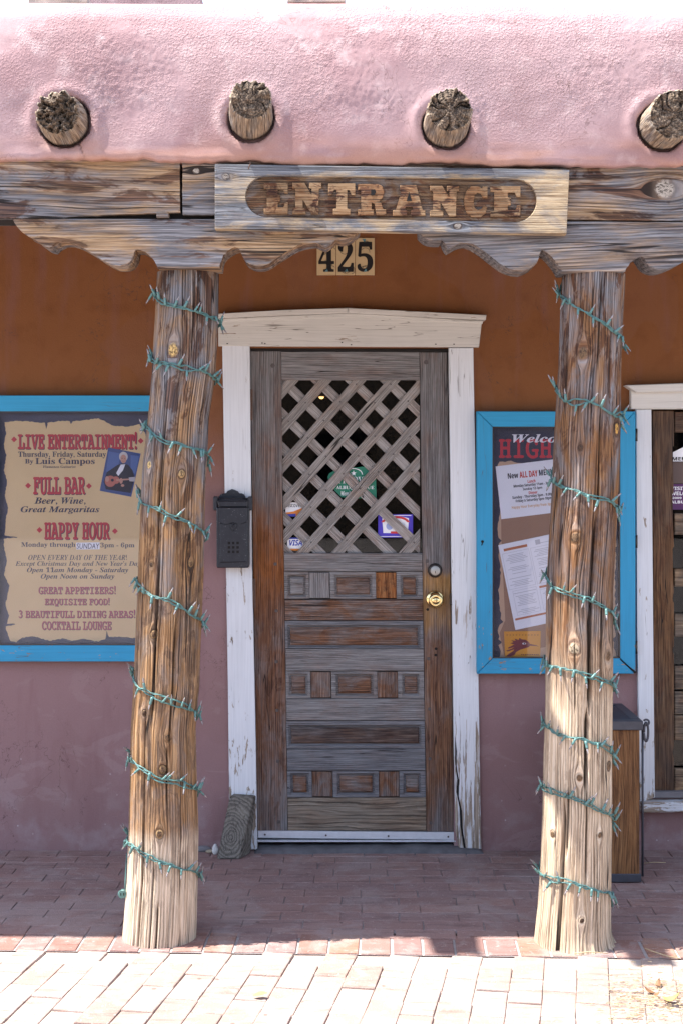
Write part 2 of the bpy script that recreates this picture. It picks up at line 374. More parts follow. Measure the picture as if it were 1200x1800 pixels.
# ------------------------------------------------------------------ ground and paving
def sheet(name, x0, x1, y0, y1, z, mat, kind='structure', rot=0, c=(0, 0)):
    me = new_mesh(name, [(x0, y0, 0), (x1, y0, 0), (x1, y1, 0), (x0, y1, 0)], [(0, 1, 2, 3)])
    o = link(name, me, mat); o.location = (c[0], c[1], z); o.rotation_euler = (0, 0, rot)
    return tag(o, kind=kind)
def ground_material():
    t = NT('far_paving', .9, .15); p = t.pos()
    b = t.n('ShaderNodeTexBrick'); t.l(t.vmul(p, (1, 1, 1)), b.inputs['Vector']); b.inputs['Scale'].default_value = 5.0; b.inputs['Mortar Size'].default_value = .018
    b.inputs['Color1'].default_value = (.34, .29, .27, 1); b.inputs['Color2'].default_value = (.30, .265, .25, 1); b.inputs['Mortar'].default_value = (.3, .27, .25, 1)
    t.col(t.mix(t.noise(p, .8, 4, .6), b.outputs[0], t.mix(.3, b.outputs[0], (.35, .32, .28)))); return t.m
sheet('ground', -400, 400, -400, 400, -.05, ground_material())

def brick_meshes(L, Wd, Hh, n=6, bev=.004):
    out = []
    for k in range(n):
        bm = bmesh.new()
        vs = [bm.verts.new((sx*L/2 + R.uniform(-.0022, .0022), sy*Wd/2 + R.uniform(-.0018, .0018), z + (R.uniform(-.0012, .0012) if z == 0 else 0))) for z in (-Hh, 0) for sx, sy in ((-1,-1),(1,-1),(1,1),(-1,1))]
        fs = [bm.faces.new([vs[i] for i in f]) for f in ((4,5,6,7),(0,1,5,4),(1,2,6,5),(2,3,7,6),(3,0,4,7))]
        bmesh.ops.bevel(bm, geom=[e for e in fs[0].edges], offset=bev*R.uniform(.8, 1.3), segments=2, affect='EDGES', profile=.5)
        me = bpy.data.meshes.new('brick'); bm.to_mesh(me); bm.free(); out.append(me)
    return out
def lay(parent, meshes, spots, mat, zj=.0012, name='brick'):
    for me in meshes:
        if not me.materials: me.materials.append(mat)
    for (x, y, rz) in spots:
        o = bpy.data.objects.new(name, R.choice(meshes)); COL.objects.link(o); o.parent = parent
        o.location = (x, y, .0042+R.uniform(-zj, zj)); o.rotation_euler = (R.uniform(-.004, .004), R.uniform(-.004, .004), rz + R.uniform(-.006, .006))

yE = -1.03                                   # front edge of the porch paving
tl = -.035                                   # the paving edge runs slightly skew to the wall
floor = sheet('porch_floor', -4, 4, yE-.02, 0.0, -.006, M['mortar_dark'])
spots = []; rowp = .0915
for j in range(12):
    yy = -.05 - j*rowp; xo = (j % 2)*.105 + R.uniform(-.035, .035)
    for i in range(-8, 9):
        x = i*.2105 + xo
        if -1.62 < x < 1.62: spots.append((x, yy + x*tl*(j/11.0) + .0, tl*(j/11.0)))
bmesh_set = brick_meshes(.2078, .0893, .03, 10, .0025)
floor.location.z = -.0042
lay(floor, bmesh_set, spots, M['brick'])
print('porch bricks', len(spots))
# header course along the porch edge
hc = sheet('edge_course', -4, 4, -.095, .095, -.0045, M['mortar'], rot=tl, c=(0, yE-.135))
hcm = brick_meshes(.096, .186, .04, 5, .003)
for me in hcm: me.materials.append(M['brick_edge'])
for i in range(-15, 16):
    o = bpy.data.objects.new('brick', R.choice(hcm)); COL.objects.link(o); o.parent = hc
    o.location = (i*.1042 + .012, R.uniform(-.002, .002), .0045 + R.uniform(-.001, .001)); o.rotation_euler = (0, 0, R.uniform(-.012, .012))
# front paving, bricks lying away from the wall, turned a little
fp = sheet('pavement', -4, 4, -2.6, .0, -.012, M['sand'], rot=tl, c=(0, yE-.232))
fp.location.z = -.0085
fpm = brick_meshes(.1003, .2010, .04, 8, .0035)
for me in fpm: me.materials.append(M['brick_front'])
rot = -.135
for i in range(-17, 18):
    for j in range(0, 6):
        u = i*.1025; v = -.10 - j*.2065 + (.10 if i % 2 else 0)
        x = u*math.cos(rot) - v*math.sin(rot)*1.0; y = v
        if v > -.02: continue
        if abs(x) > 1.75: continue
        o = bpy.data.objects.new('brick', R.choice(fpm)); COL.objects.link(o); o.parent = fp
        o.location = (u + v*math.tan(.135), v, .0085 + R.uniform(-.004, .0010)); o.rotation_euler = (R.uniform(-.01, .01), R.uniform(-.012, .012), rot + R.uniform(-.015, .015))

# ------------------------------------------------------------------ wall, ceiling, roof, parapet
wall = empty('adobe_wall', (0, 0, 0), 'adobe house wall behind the posts, rust orange above and dusty mauve below', 'wall')
def rect(x0, x1, z0, z1): return (x0, x1, z0, z1)
# door opening and window opening are left free
dl, dr, dt = W(436, 0, DW).x, W(797, 0, DW).x, W(0, 612, DW).z
wl, wr, wt, wb = W(1144, 0, DW).x, W(1144, 0, DW).x + .80, W(0, 718, DW).z, W(0, 1402, DW).z
mb = MB()
for (a, b, c, d) in ((-4, dl, -.3, dt), (dl, dr, -.3, .0), (dr, wl, -.3, dt), (wl, wr, -.3, wb), (wr, 4, -.3, dt), (wl, wr, wt, dt)):
    mb.box(a, b, 0, .28, c, d)
mb.box(-4, 4, 0, .28, dt, 3.1)
bmesh.ops.remove_doubles(mb.bm, verts=mb.bm.verts[:], dist=.0001)
mb.build('wall_face', M['wall'], wall)
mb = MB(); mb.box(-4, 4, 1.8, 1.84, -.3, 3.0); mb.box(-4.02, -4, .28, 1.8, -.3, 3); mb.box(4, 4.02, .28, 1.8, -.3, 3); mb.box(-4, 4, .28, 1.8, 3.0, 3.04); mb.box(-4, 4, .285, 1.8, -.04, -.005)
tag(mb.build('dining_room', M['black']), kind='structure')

M['deck'] = wood('ceiling_boards', BROWN, TAN, ((0, .3),), seed=2)
roof = empty('porch_roof', (0, -.6, 2.7), 'flat porch roof of brown ceiling boards behind the pink parapet', 'roof')
for i in range(7):
    MB().box(-4, 4, -1.16+i*.166, -1.16+i*.166+.163, 2.68, 2.71, .002).build('ceiling_board', M['deck'], roof, 'x')
MB().box(-4, 4, -1.1, 1.9, 3.05, 3.1).build('roof_deck', M['mortar'], roof)

vigas = [  # base centre, base radius, end centre, end radius (photo measures)
    ((113, 214), 43, (101, 196), 40, 1), ((441, 208), 38.5, (441, 173), 37.5, 0), ((783, 221), 39.5, (790, 192), 40, 2), ((1163, 222), 41, (1185, 200), 44, 3)]
DP = 4.665
prof = [(4.80, 0.001), (4.674, 0.0), (4.668, .003), (4.665, .012), (4.664, .05), (4.668, .2), (4.676, .30), (4.69, .38), (4.715, .44), (4.76, .485), (4.83, .513), (4.95, .525), (5.15, .53)]
pa = np.array(prof); ds = np.r_[0, np.cumsum(np.hypot(np.diff(pa[:, 0]), np.diff(pa[:, 1])))]
nv = 190; nu = 860; s_ = np.linspace(0, ds[-1], nv)
# finer sampling low on the face
Dv = np.interp(s_, ds, pa[:, 0]); Zv = np.interp(s_, ds, pa[:, 1])
kk = np.ones(7)/7; hi_ = Zv > .12; Ds = Dv.copy(); Zs = Zv.copy(); Ds[3:-3] = np.convolve(Dv, kk, 'valid'); Zs[3:-3] = np.convolve(Zv, kk, 'valid'); Dv = np.where(hi_, Ds, Dv); Zv = np.where(hi_, Zs, Zv)
X = np.linspace(-2.15, 2.15, nu)[None, :].repeat(nv, 0)
zb_px = np.interp(X[0], [-2.15, -.7, .2, 1.12, 2.15], [277, 281, 286, 290, 294])
zb = H + (HY - zb_px)*DP/F + .012*fbm(X[0]*6, 0, 0, 5, 4) + .006*vnoise(X[0]*40, 3, 0, 9)
fall = np.clip(1 - (Zv/.2), 0, 1)[:, None]
ztop = H + (HY-7)*4.9/F
scale = (ztop - 2.615)/.53
Z = 2.615 + Zv[:, None]*scale + (zb[None, :]-2.615)*fall
Z = Z + (.006*fbm(X*1.5, 4.4, 0, 31, 4))*np.clip((Zv[:, None]-.4)*8, 0, 1)
Y = (Dv[:, None] - DW) + 0*X
face = np.clip((Zv[:, None]-.01)/.03, 0, 1)
Y = Y - .016*fbm(X*2.2, Z*2.6, 0, 3, 2)*face - .0020*fbm(X*11, Z*13, 0, 8, 2)*face
patch = np.clip(fbm(X*3, Z*3.4, 0, 21, 3)*3+.55, 0, 1)*np.clip((Z-2.68)/.12, 0, 1)
Y = Y - face*patch*(.0022*np.clip(fbm(X*95, Z*105, 0, 12, 2)+.05, 0, 1) + .0018*vnoise(X*190, Z*195, 0, 15))
for (bc, br, ec, er, sd) in vigas:
    c = W(bc[0], bc[1], DP); r = np.hypot(X-c.x, Z-c.z); rr = br*DP/F; an = np.arctan2(Z-c.z, X-c.x)
    rw = rr + .007 + .005*vnoise(an*2.5, sd, 0, 4)
    Y = Y - .007*np.exp(-((r-rw-.022)/.020)**2)*(r > rw)
    Y = np.where(r < rw, Y + .055*np.clip((rw-r)/.006, 0, 1), Y)
# the little crack from the first log down to the beam
c0 = W(138, 243, DP); c1 = W(152, 281, DP); tt = np.clip((c0.z - Z)/(c0.z-c1.z), 0, 1); xc = c0.x + (c1.x-c0.x)*tt**1.6 + .003*vnoise(Z*60, 1)
Y = Y + .010*np.exp(-((X-xc)/.0022)**2)*(Z < c0.z)*(Z > c1.z-.02)
me = grid_mesh('stucco_face', np.stack([X, Y, Z], -1))
parapet = empty('parapet', (0, DP-DW, 2.6), 'pink rough stucco parapet pierced by four round log ends', 'parapet')
link('stucco_face', me, M['stucco'], parapet)
MB().box(-4, -2.14, -1.27, -.9, 2.62, 3.12, .02).build('stucco_return', M['stucco'], parapet)
MB().box(2.14, 4, -1.27, -.9, 2.62, 3.12, .02).build('stucco_return', M['stucco'], parapet)

# unseen house added across the street to darken the glass reflections
opp = empty('added_house', (0, -27, 0), 'low tan adobe house added unseen behind the viewer to darken the glass reflections', 'house')
M['opp'] = plain('tan_stucco', (.20, .145, .10), .9, 0, .15, 2)
MB().box(-60, 60, -33, -27, 0, 5.6).build('wall', M['opp'], opp)
for i in range(-9, 10): MB().box(i*4.2-.6, i*4.2+.6, -26.99, -26.9, 1.0, 2.4).build('window', M['black'], opp)
# upper storey beyond the roof, and three boards lying on the parapet
ub = W(155, 9, 9.0)
mb = MB(); mb.box(W(310/2, 0, 9).x, W(352, 0, 9).x, 3.06, 3.4, 3.0, 4.6)
tag(mb.build('upper_wall', M['stucco']), 'pink stucco upper wall far back above the parapet top', 'wall')
M['board_pale'] = wood('pale_board', GREY, PALE, ((0, .7),), seed=5, stain=.2)
for (x0, x1, y0, y1, lb) in ((50, 154, -8, 4, 'weathered roof board on the parapet above the first ragged log end'), (505, 607, -10, 2, 'weathered roof board on the parapet above the house number'), (930, 1032, 6, 12, 'thin weathered roof board on the parapet above the entrance sign end')):
    a = W(x0, y1+2, 4.93); b = W(x1, y0, 4.93)
    t_ = MB().box(a.x, b.x, a.y, a.y+.16, a.z, b.z, .002).build('roof_board', M['board_pale'], None, 'x'); tag(t_, lb, 'board', 'boards on the parapet')

# ------------------------------------------------------------------ log ends
def log_material():
    t = NT('log_wood', .9, .2); g = t.attr('grain'); e = t.attr('endgrain', 'Fac'); cr = t.attr('cleft', 'Fac')
    f1 = t.noise(g, (260, 5, 90), 5, .65); f2 = t.noise(g, (30, 4, 30), 4, .6)
    side = t.ramp(f1, [(.34, (.06, .04, .027)), (.5, (.27, .20, .14)), (.66, (.50, .40, .29))])
    side = t.mix(t.math('MULTIPLY', t.step(f2, .44, .62), .75), side, t.ramp(f1, [(.36, (.05, .045, .04)), (.64, (.30, .275, .25))]))
    o = t.obj(); n = t.noise(o, 160, 4, .7); n2 = t.noise(o, 30, 3, .6)
    end = t.ramp(n, [(.34, (.03, .022, .017)), (.52, (.14, .10, .07)), (.70, (.40, .30, .21))])
    end = t.mix(t.step(n2, .52, .7), end, (.075, .055, .042))
    c = t.mix(e, side, end); c = t.mix(t.math('MULTIPLY', cr, .85), c, (.012, .009, .007))
    t.col(c); t.bump(t.math('ADD', t.math('MULTIPLY', f1, .6), t.math('MULTIPLY', n, t.math('MULTIPLY', e, .9))), .7, .005); return t.m
M['log'] = log_material()
loglab = ['log end with a dark crumbled ragged face, above the joint of the beams', 'log end with a split pale face of radial cracks, above the house number side of the sign',
          'log end with black cracked face above the middle of the entrance sign', 'log end cut by the picture edge, cracked face turned outward, above the far beam knot']
loglab[3] = 'pale log end with cracked face turned outward, above the knot in the beam'
loglab[1] = 'log end with pale face of radial cracks, above the first letter of the sign'
for k, (bc, br, ec, er, sd) in enumerate(vigas):
    b = W(bc[0], bc[1], DP+.03); De = DP - .27 if k else DP - .17; e = W(ec[0], ec[1], De); rb = br*DP/F; re = er*De/F
    rs = np.random.RandomState(40+k)
    na = 120; th = np.linspace(0, 2*math.pi, na, endpoint=False)
    ax = (e-b); Lg = ax.length; ax.normalize(); sx = Vector((1, 0, 0)); sx = (sx - ax*sx.dot(ax)).normalized(); sz = ax.cross(sx)
    if sz.z < 0: sz = -sz
    cracks = [(rs.uniform(0, 2*math.pi), rs.uniform(.3, 1.0)) for _ in range((5, 7, 13, 9)[k])]
    def cleft(a, wd):
        o = 0*a
        for ca, cd in cracks:
            d = np.abs((a-ca+math.pi) % (2*math.pi)-math.pi); o = np.maximum(o, cd*np.exp(-(d/wd)**2))
        return o
    rows, gr, eg, cl = [], [], [], []
    ns = 40
    rag = .014 + (.034 if k == 0 else .012)
    notch = np.clip(fbm(np.cos(th)*4+k*9, np.sin(th)*4, 0, 60+k, 4)*2.0, -1, 1)
    topw = np.clip(np.sin(th)*.8+.3, 0, 1)
    edge = -rag*(.5+notch)*(.35+topw)                       # how far the rim is eaten back
    for i in range(ns+1):
        f = i/ns; dist = f*(Lg + edge) ; r = rb+(re-rb)*f + .003*fbm(np.cos(th)*3+k, np.sin(th)*3, f*.8, 70+k, 3) + .0016*vnoise(th*34, f*1.2, 0, 80+k) - (.009 if k == 0 else .005)*np.clip(fbm(th*9, f*1.5, k, 83, 3)*2, 0, 1)*np.clip(f*2-.5, 0, 1)
        c_ = cleft(th + .06*vnoise(f*3, th*0+k, 0, 5), .035)*np.clip(f*1.4-.1, 0, 1)
        r = r - .012*c_
        r = r - .004*(f > .97)
        P = np.array(b)[None]+np.array(ax)[None]*dist[:, None] + np.array(sx)[None]*(np.cos(th)*r)[:, None] + np.array(sz)[None]*(np.sin(th)*r)[:, None]
        rows.append(P); gr.append(np.stack([th*rb+k, dist, 0*th], -1)); eg.append(0*th); cl.append(np.clip(c_*1.4-.3, 0, 1))
    nr = 30
    for j in range(1, nr+1):
        q = 1-j/nr; rr_ = (re-.004)*q + 0*th; px_, pz_ = np.cos(th)*rr_, np.sin(th)*rr_
        wig = .25*vnoise(px_*60, pz_*60, k, 90)
        c_ = cleft(th + wig*(1.1, .9, .7, 1.2)[k] + .5*vnoise(rr_*30+k, th*0, k, 97), .05 + .008/max(q, .08))*np.clip(q*1.6, .0, 1)*.9
        ringg = .5+.5*np.cos(rr_*2*math.pi/.0075 + 4*vnoise(px_*70, pz_*70, k, 91))
        chunk = fbm(px_*(95 if k == 0 else 60), pz_*(95 if k == 0 else 60), k, 92, 3)
        dep = -.018*c_ - .003*ringg + chunk*(.036, .008, .011, .010)[k] + edge*np.clip((q-.45)/.55, 0, 1)**1.5
        if k == 0: dep = dep - .030*np.exp(-((px_-.02)**2+(pz_+.0)**2)/.03**2)
        P = np.array(e)[None] + np.array(ax)[None]*dep[:, None] + np.array(sx)[None]*px_[:, None] + np.array(sz)[None]*pz_[:, None]
        rows.append(P); gr.append(np.stack([th*rb, 0*th, 0*th], -1)); eg.append(0*th+1); cl.append(np.clip(c_*1.6-.25 + (ringg > .86)*.45 + np.clip(-chunk*2.2, 0, .6), 0, 1))
    me = grid_mesh('log', np.array(rows), True); set_grain_arr(me, np.array(gr)); set_float(me, 'endgrain', np.array(eg)); set_float(me, 'cleft', np.array(cl))
    bm = bmesh.new(); bm.from_mesh(me); bmesh.ops.recalc_face_normals(bm, faces=bm.faces[:]); bm.to_mesh(me); bm.free()
    o = link('log_end', me, M['log']); tag(o, loglab[k], 'log end', 'log ends poking through the parapet')

# ------------------------------------------------------------------ beams, corbels, sign
def px_outline(pts, D, jit=.0):
    out = []
    for i, (x, y) in enumerate(pts):
        nx, ny = pts[(i+1) % len(pts)]; n = max(1, int(math.hypot(nx-x, ny-y)/7)) if jit else 1
        for k in range(n):
            f = k/n; p = W(x+(nx-x)*f + R.uniform(-jit, jit), y+(ny-y)*f + R.uniform(-jit, jit), D); out.append((p.x, p.z))
    return out
DB = 4.70
def gk(px, py, r, D=DB): p = W(px, py, D); return (p.z, p.x, r*D/F)
M['beam1'] = wood('beam_wood', GREY, TAN, ((0, .36),), amp=1.3, stain=.8, lines=(90, .6), streak=(120, 2.0), blotch=(11, 1.1), crack=.011, wave=.022, bump=.7)
M['beam2'] = wood('knotty_beam_wood', GREY, TAN, ((0, .22),), amp=1.2, stain=.85, lines=(90, .6), streak=(120, 2.0), blotch=(11, 1.1), crack=.013, wave=.018, bump=.75,
                  knots=[gk(1167, 333, 15), gk(345, 300, 5)], kcol=(.42, .37, .31), seed=0)
M['corb1'] = wood('corbel_wood', GREY, TAN, ((0, .42),), amp=1.35, stain=.75, lines=(90, .6), streak=(130, 2.4), blotch=(13, 1.3), crack=.008, wave=.010, bump=.7)
M['corb2'] = wood('grey_corbel_wood', GREY, TAN, ((0, .02),), amp=.9, stain=.30, lines=(90, .55), streak=(130, 2.2), blotch=(13, 1.3), crack=.010, wave=.012, bump=.75)
th_ = .15
b1 = MB().prism(px_outline([(-420, 274), (316, 279), (317, 373), (200, 377), (100, 382), (-420, 390)], DB, .5), DB-DW, DB-DW+th_, .005).build('beam', M['beam1'], None, 'x', tilt=.03)
tag(b1, 'weathered squared beam carrying the parapet, ending at the dark joint over the first post', 'beam', 'beams under the parapet')
b2 = MB().prism(px_outline([(321, 277), (1620, 292), (1620, 391), (1200, 388), (996, 386), (321, 377)], DB, .5), DB-DW, DB-DW+th_, .005).build('beam', M['beam2'], None, 'x', off=(0, 0, 0))
tag(b2, 'long weathered beam with a pale knot, running behind the entrance sign', 'beam', 'beams under the parapet')
MB().box(-2.3, 2.8, DB-DW+.03, DB-DW+th_-.01, W(0, 384, DB).z, W(0, 372, DB).z).build('gap_shade_strip', M['hole'], b2)  # near-black strip; shade of the gap between beam and corbels put into the colour

C1 = [(23,384),(26,392),(31,399),(42,411),(57,418),(68,423),(72,430),(80,435),(88,436),(92,431),(100,426),(108,423),(122,424),(140,431),(160,444),(180,457),(198,467),(215,468),(226,464),(233,455),(236,446),(237,437),(246,437),(258,444),(268,453),(274,462),(277,470.5),
      (386,471),(388,455),(394,446),(402,440),(411,435),(419,433),(422,441),(427,452),(433,461),(445,467),(459,468),(472,464),(485,455),(502,444),(519,433),(536,427),(555,425),(564,430),(572,433),(581,428),(590,419),(601,422),(615,419),(625,412),(633,404),(633,386)]
C2 = [(736,388),(737,409),(742,415),(751,421),(763,423),(775,423),(778,420),(782,430),(788,438),(796,433),(807,427),(819,425),(833,430),(850,441),(867,455),(884,468),(901,475),(918,477),(935,470),(943,462),(947,450),(948,437),(956,441),(966,448),(976,460),(983,470),(987,478),
      (1098,477.5),(1101,467),(1108,460),(1120,452),(1127,449),(1130,453),(1137,465),(1147,472),(1160,475),(1175,472),(1200,461),(1225,444),(1250,433),(1272,429),(1290,436),(1302,438),(1308,426),(1330,424),(1346,410),(1350,391)]
def smooth_poly(pts, keep=28):
    out = []
    for i in range(len(pts)):
        p = Vector(pts[i-1]); q = Vector(pts[i]); n = Vector(pts[(i+1) % len(pts)])
        a = (q-p); b = (n-q); 
        if a.length > 1 and b.length > 1 and a.angle(b) < math.radians(keep) and a.length < 40 and b.length < 40:
            out.append(tuple(q - a*.25)); out.append(tuple(q + b*.25))
        else: out.append(tuple(q))
    return out
k1 = MB().prism(px_outline(smooth_poly(C1), DB), DB-DW-.002, DB-DW+.142, .004).build('corbel', M['corb1'], None, 'x')
tag(k1, 'scalloped corbel with tan and rust streaks on top of the browner post', 'corbel', 'carved corbels')
k2 = MB().prism(px_outline(smooth_poly(C2), DB), DB-DW-.002, DB-DW+.142, .004).build('corbel', M['corb2'], None, 'x', tilt=-.03)
tag(k2, 'plain grey scalloped corbel on top of the paler post', 'corbel', 'carved corbels')
a = W(276, 375, DB); b = W(297, 383, DB)
tag(MB().box(a.x, b.x, a.y-.012, a.y+.06, b.z, a.z, .001).build('wooden_shim', M['beam1'], None, 'x'), 'small wooden shim wedged between beam and corbel near the joint', 'shim')

# entrance sign
signw = wood('sign_wood', ((.05, .052, .06), (.15, .155, .17), (.30, .305, .32)), ((.22, .14, .075), (.45, .33, .20), (.62, .50, .34)), ((0, .42),), amp=1.3, stain=.2, extra=lambda t, gx, gy: t.math('ADD', t.math('MULTIPLY', t.step(gy, .50, .66), .62), t.math('MULTIPLY', t.step(gx, 2.545, 2.575), -.9)), streak=(150, 2.0), blotch=(16, 2.2), crack=.005, wave=.006, bump=.8, knots=[gk(397, 310, 5, 4.655), gk(804, 398, 5, 4.655)], kcol=(.30, .26, .22))
signdark = wood('scorched_sign_wood', ((.022, .013, .009), (.12, .066, .034), (.29, .18, .095)), ((.08, .07, .065), (.18, .16, .145), (.30, .27, .24)), ((0, .25),), amp=.9, stain=.8, streak=(150, 3), blotch=(15, 4), crack=.0, wave=.008, bump=.8)
letterw = wood('letter_wood', BROWN, ((.11, .06, .03), (.27, .165, .085), (.42, .28, .16)), ((0, .55),), amp=1.7, stain=1.0, streak=(150, 3.5), blotch=(15, 4), crack=.004, wave=.006, bump=.8)
DS = 4.655
sg = W(378, 402, DS)
sign = empty('entrance_sign', sg, 'carved wooden ENTRANCE sign board nailed across the beam', 'sign')
def SP(x, y): p = W(x, y, DS); return (p.x, p.z)
outer = [(378, 288), (1000, 298.5), (995, 411), (378, 402)]
N = 96
def resample(pts, n):
    L = [math.dist(pts[i], pts[(i+1) % len(pts)]) for i in range(len(pts))]; T = sum(L); out = []
    for k in range(n):
        d = T*k/n; i = 0
        while d > L[i] and i < len(L)-1: d -= L[i]; i += 1
        f = d/L[i]; a, b = pts[i], pts[(i+1) % len(pts)]; out.append((a[0]+(b[0]-a[0])*f, a[1]+(b[1]-a[1])*f))
    return out
stad = []
cl_, cr_ = (468, 345), (906, 352.5)
for k in range(17): a = math.radians(90 + 180*k/16); stad.append((cl_[0]+37*math.cos(a), cl_[1]-36.5*math.sin(a)))
for k in range(17): a = math.radians(-90 + 180*k/16); stad.append((cr_[0]+37*math.cos(a), cr_[1]-38*math.sin(a)))
cen = (687, 349)
def by_angle(pts, n):
    """cut the outline at equal steps of direction from the middle, corners kept"""
    out = []
    for k in range(n):
        a = 2*math.pi*k/n; dx, dy = math.cos(a)*5.0, math.sin(a)
        best = None
        for i in range(len(pts)):
            (x1, y1), (x2, y2) = pts[i], pts[(i+1) % len(pts)]
            ex, ey = x2-x1, y2-y1; det = dx*ey-dy*ex
            if abs(det) < 1e-9: continue
            t1 = ((x1-cen[0])*ey-(y1-cen[1])*ex)/det; u1 = ((x1-cen[0])*dy-(y1-cen[1])*dx)/det
            if t1 > 0 and -1e-6 <= u1 <= 1+1e-6 and (best is None or t1 < best): best = t1
        out.append((cen[0]+dx*best, cen[1]+dy*best))
    return out
no = 240; po = by_angle(outer, no); pi_ = by_angle(stad, no)
for c in outer:
    i = min(range(no), key=lambda i: math.dist(po[i], c)); po[i] = c
yf, yr, ybk = DS-DW, DS-DW+.011, DS-DW+.045
vv, ff = [], []
def ring(pts, y, s=1.0):
    b_ = len(vv)
    for (x, yy) in pts:
        p = SP(x, yy); vv.append((p[0], y, p[1]))
    return b_
pin = [(cen[0]+(x-cen[0])*.996, cen[1]+(y-cen[1])*.975) for x, y in pi_]
poi = [(cen[0]+(x-cen[0])*.9975, cen[1]+(y-cen[1])*.985) for x, y in po]
r0 = ring(po, ybk); r1 = ring(po, yf+.003); r2 = ring(poi, yf); r3 = ring(pi_, yf); r4 = ring(pin, yr)
for a, b in ((r0, r1), (r1, r2), (r2, r3), (r3, r4)):
    for i in range(no): ff.append((a+i, b+i, b+(i+1) % no, a+(i+1) % no))
me = new_mesh('board', vv, ff); bm = bmesh.new(); bm.from_mesh(me); bmesh.ops.recalc_face_normals(bm, faces=bm.faces[:]); bm.to_mesh(me); bm.free()
grain(me, 'x', (0, 0, 0)); link('board', me, signw, sign)
MB().prism([SP(*p) for p in pin[::4]], yr-.0005, yr+.02).build('recess', signdark, sign, 'x')
def box_(x0, x1, y0, y1): return [(x0, y0), (x1, y0), (x1, y1), (x0, y1)]
LET = {  # unit outlines, x 0..1, y 0 (top) .. 1 (foot)
 'E': [[(0,0),(1,0),(1,.34),(.86,.34),(.82,.2),(.56,.2),(.56,.38),(.68,.38),(.68,.62),(.56,.62),(.56,.8),(.84,.8),(.88,.62),(1,.62),(1,1),(0,1),(0,.82),(.14,.82),(.14,.18),(0,.18)]],
 'N': [[(0,0),(.42,0),(.68,.45),(.68,.18),(.58,.18),(.58,0),(1,0),(1,.18),(.9,.18),(.9,1),(.66,1),(.34,.48),(.34,.82),(.46,.82),(.46,1),(0,1),(0,.82),(.12,.82),(.12,.18),(0,.18)]],
 'T': [[(0,0),(1,0),(1,.38),(.86,.38),(.80,.2),(.68,.2),(.68,.82),(.82,.82),(.82,1),(.18,1),(.18,.82),(.32,.82),(.32,.2),(.20,.2),(.14,.38),(0,.38)]],
 'R': [[(0,0),(.70,0),(.88,.08),(.93,.26),(.88,.44),(.74,.52),(.84,.62),(.86,.80),(1,.82),(1,1),(.66,1),(.60,.62),(.46,.58),(.46,.82),(.56,.82),(.56,1),(0,1),(0,.82),(.12,.82),(.12,.18),(0,.18)]],
 'A': [[(.30,0),(.72,0),(.90,.82),(1,.82),(1,1),(.56,1),(.56,.82),(.64,.82),(.62,.70),(.38,.70),(.36,.82),(.44,.82),(.44,1),(0,1),(0,.82),(.10,.82),(.28,.18),(.22,.18),(.22,0)]],
 'C': [[(.30,0),(.62,0),(.76,.10),(.80,0),(1,0),(1,.38),(.80,.38),(.72,.24),(.56,.2),(.42,.3),(.40,.5),(.42,.7),(.56,.8),(.74,.76),(.84,.62),(1,.66),(.92,.88),(.72,1),(.32,1),(.10,.86),(0,.6),(0,.4),(.10,.14)]]}
for ch, x0, x1, y0, y1 in (('E',464,506,321,376),('N',514,565,321,376),('T',577,624,322,377),('R',629,678,323,378),('A',690,747,325,379),('N',755,806,326,380),('C',815,856,327,381),('E',861,914,327,381)):
    for pl in LET[ch]:
        mb = MB(); mb.prism([SP(x0+(x1-x0)*p[0], y0+(y1-y0)*p[1]) for p in pl], yf+.001, yr+.004, .0015)
        o = mb.build('letter', letterw, sign, 'x')
    if ch in 'RA':
        hx = .46 if ch == 'R' else .42
        hole = [(.46,.18),(.60,.18),(.64,.27),(.58,.36),(.46,.36)] if ch == 'R' else [(.50,.22),(.58,.52),(.42,.52)]
        MB().prism([SP(x0+(x1-x0)*p[0], y0+(y1-y0)*p[1]) for p in hole], yf+.0002, yr+.002).build('letter_counter', M['hole'], sign)
# bent nail wire on top of the sign
p = [W(437, 297, DS-.004), W(439, 290, DS-.01), W(441, 287, DS-.008), W(439, 284, DS-.004)]
M['rusty'] = plain('rusty_metal', (.15, .09, .065), .7, .3, .3, 90)
tag(MB().tube(p, .0018, 6).build('bent_nail', M['rusty']), 'small bent rusty nail above the first letter of the sign', 'nail')

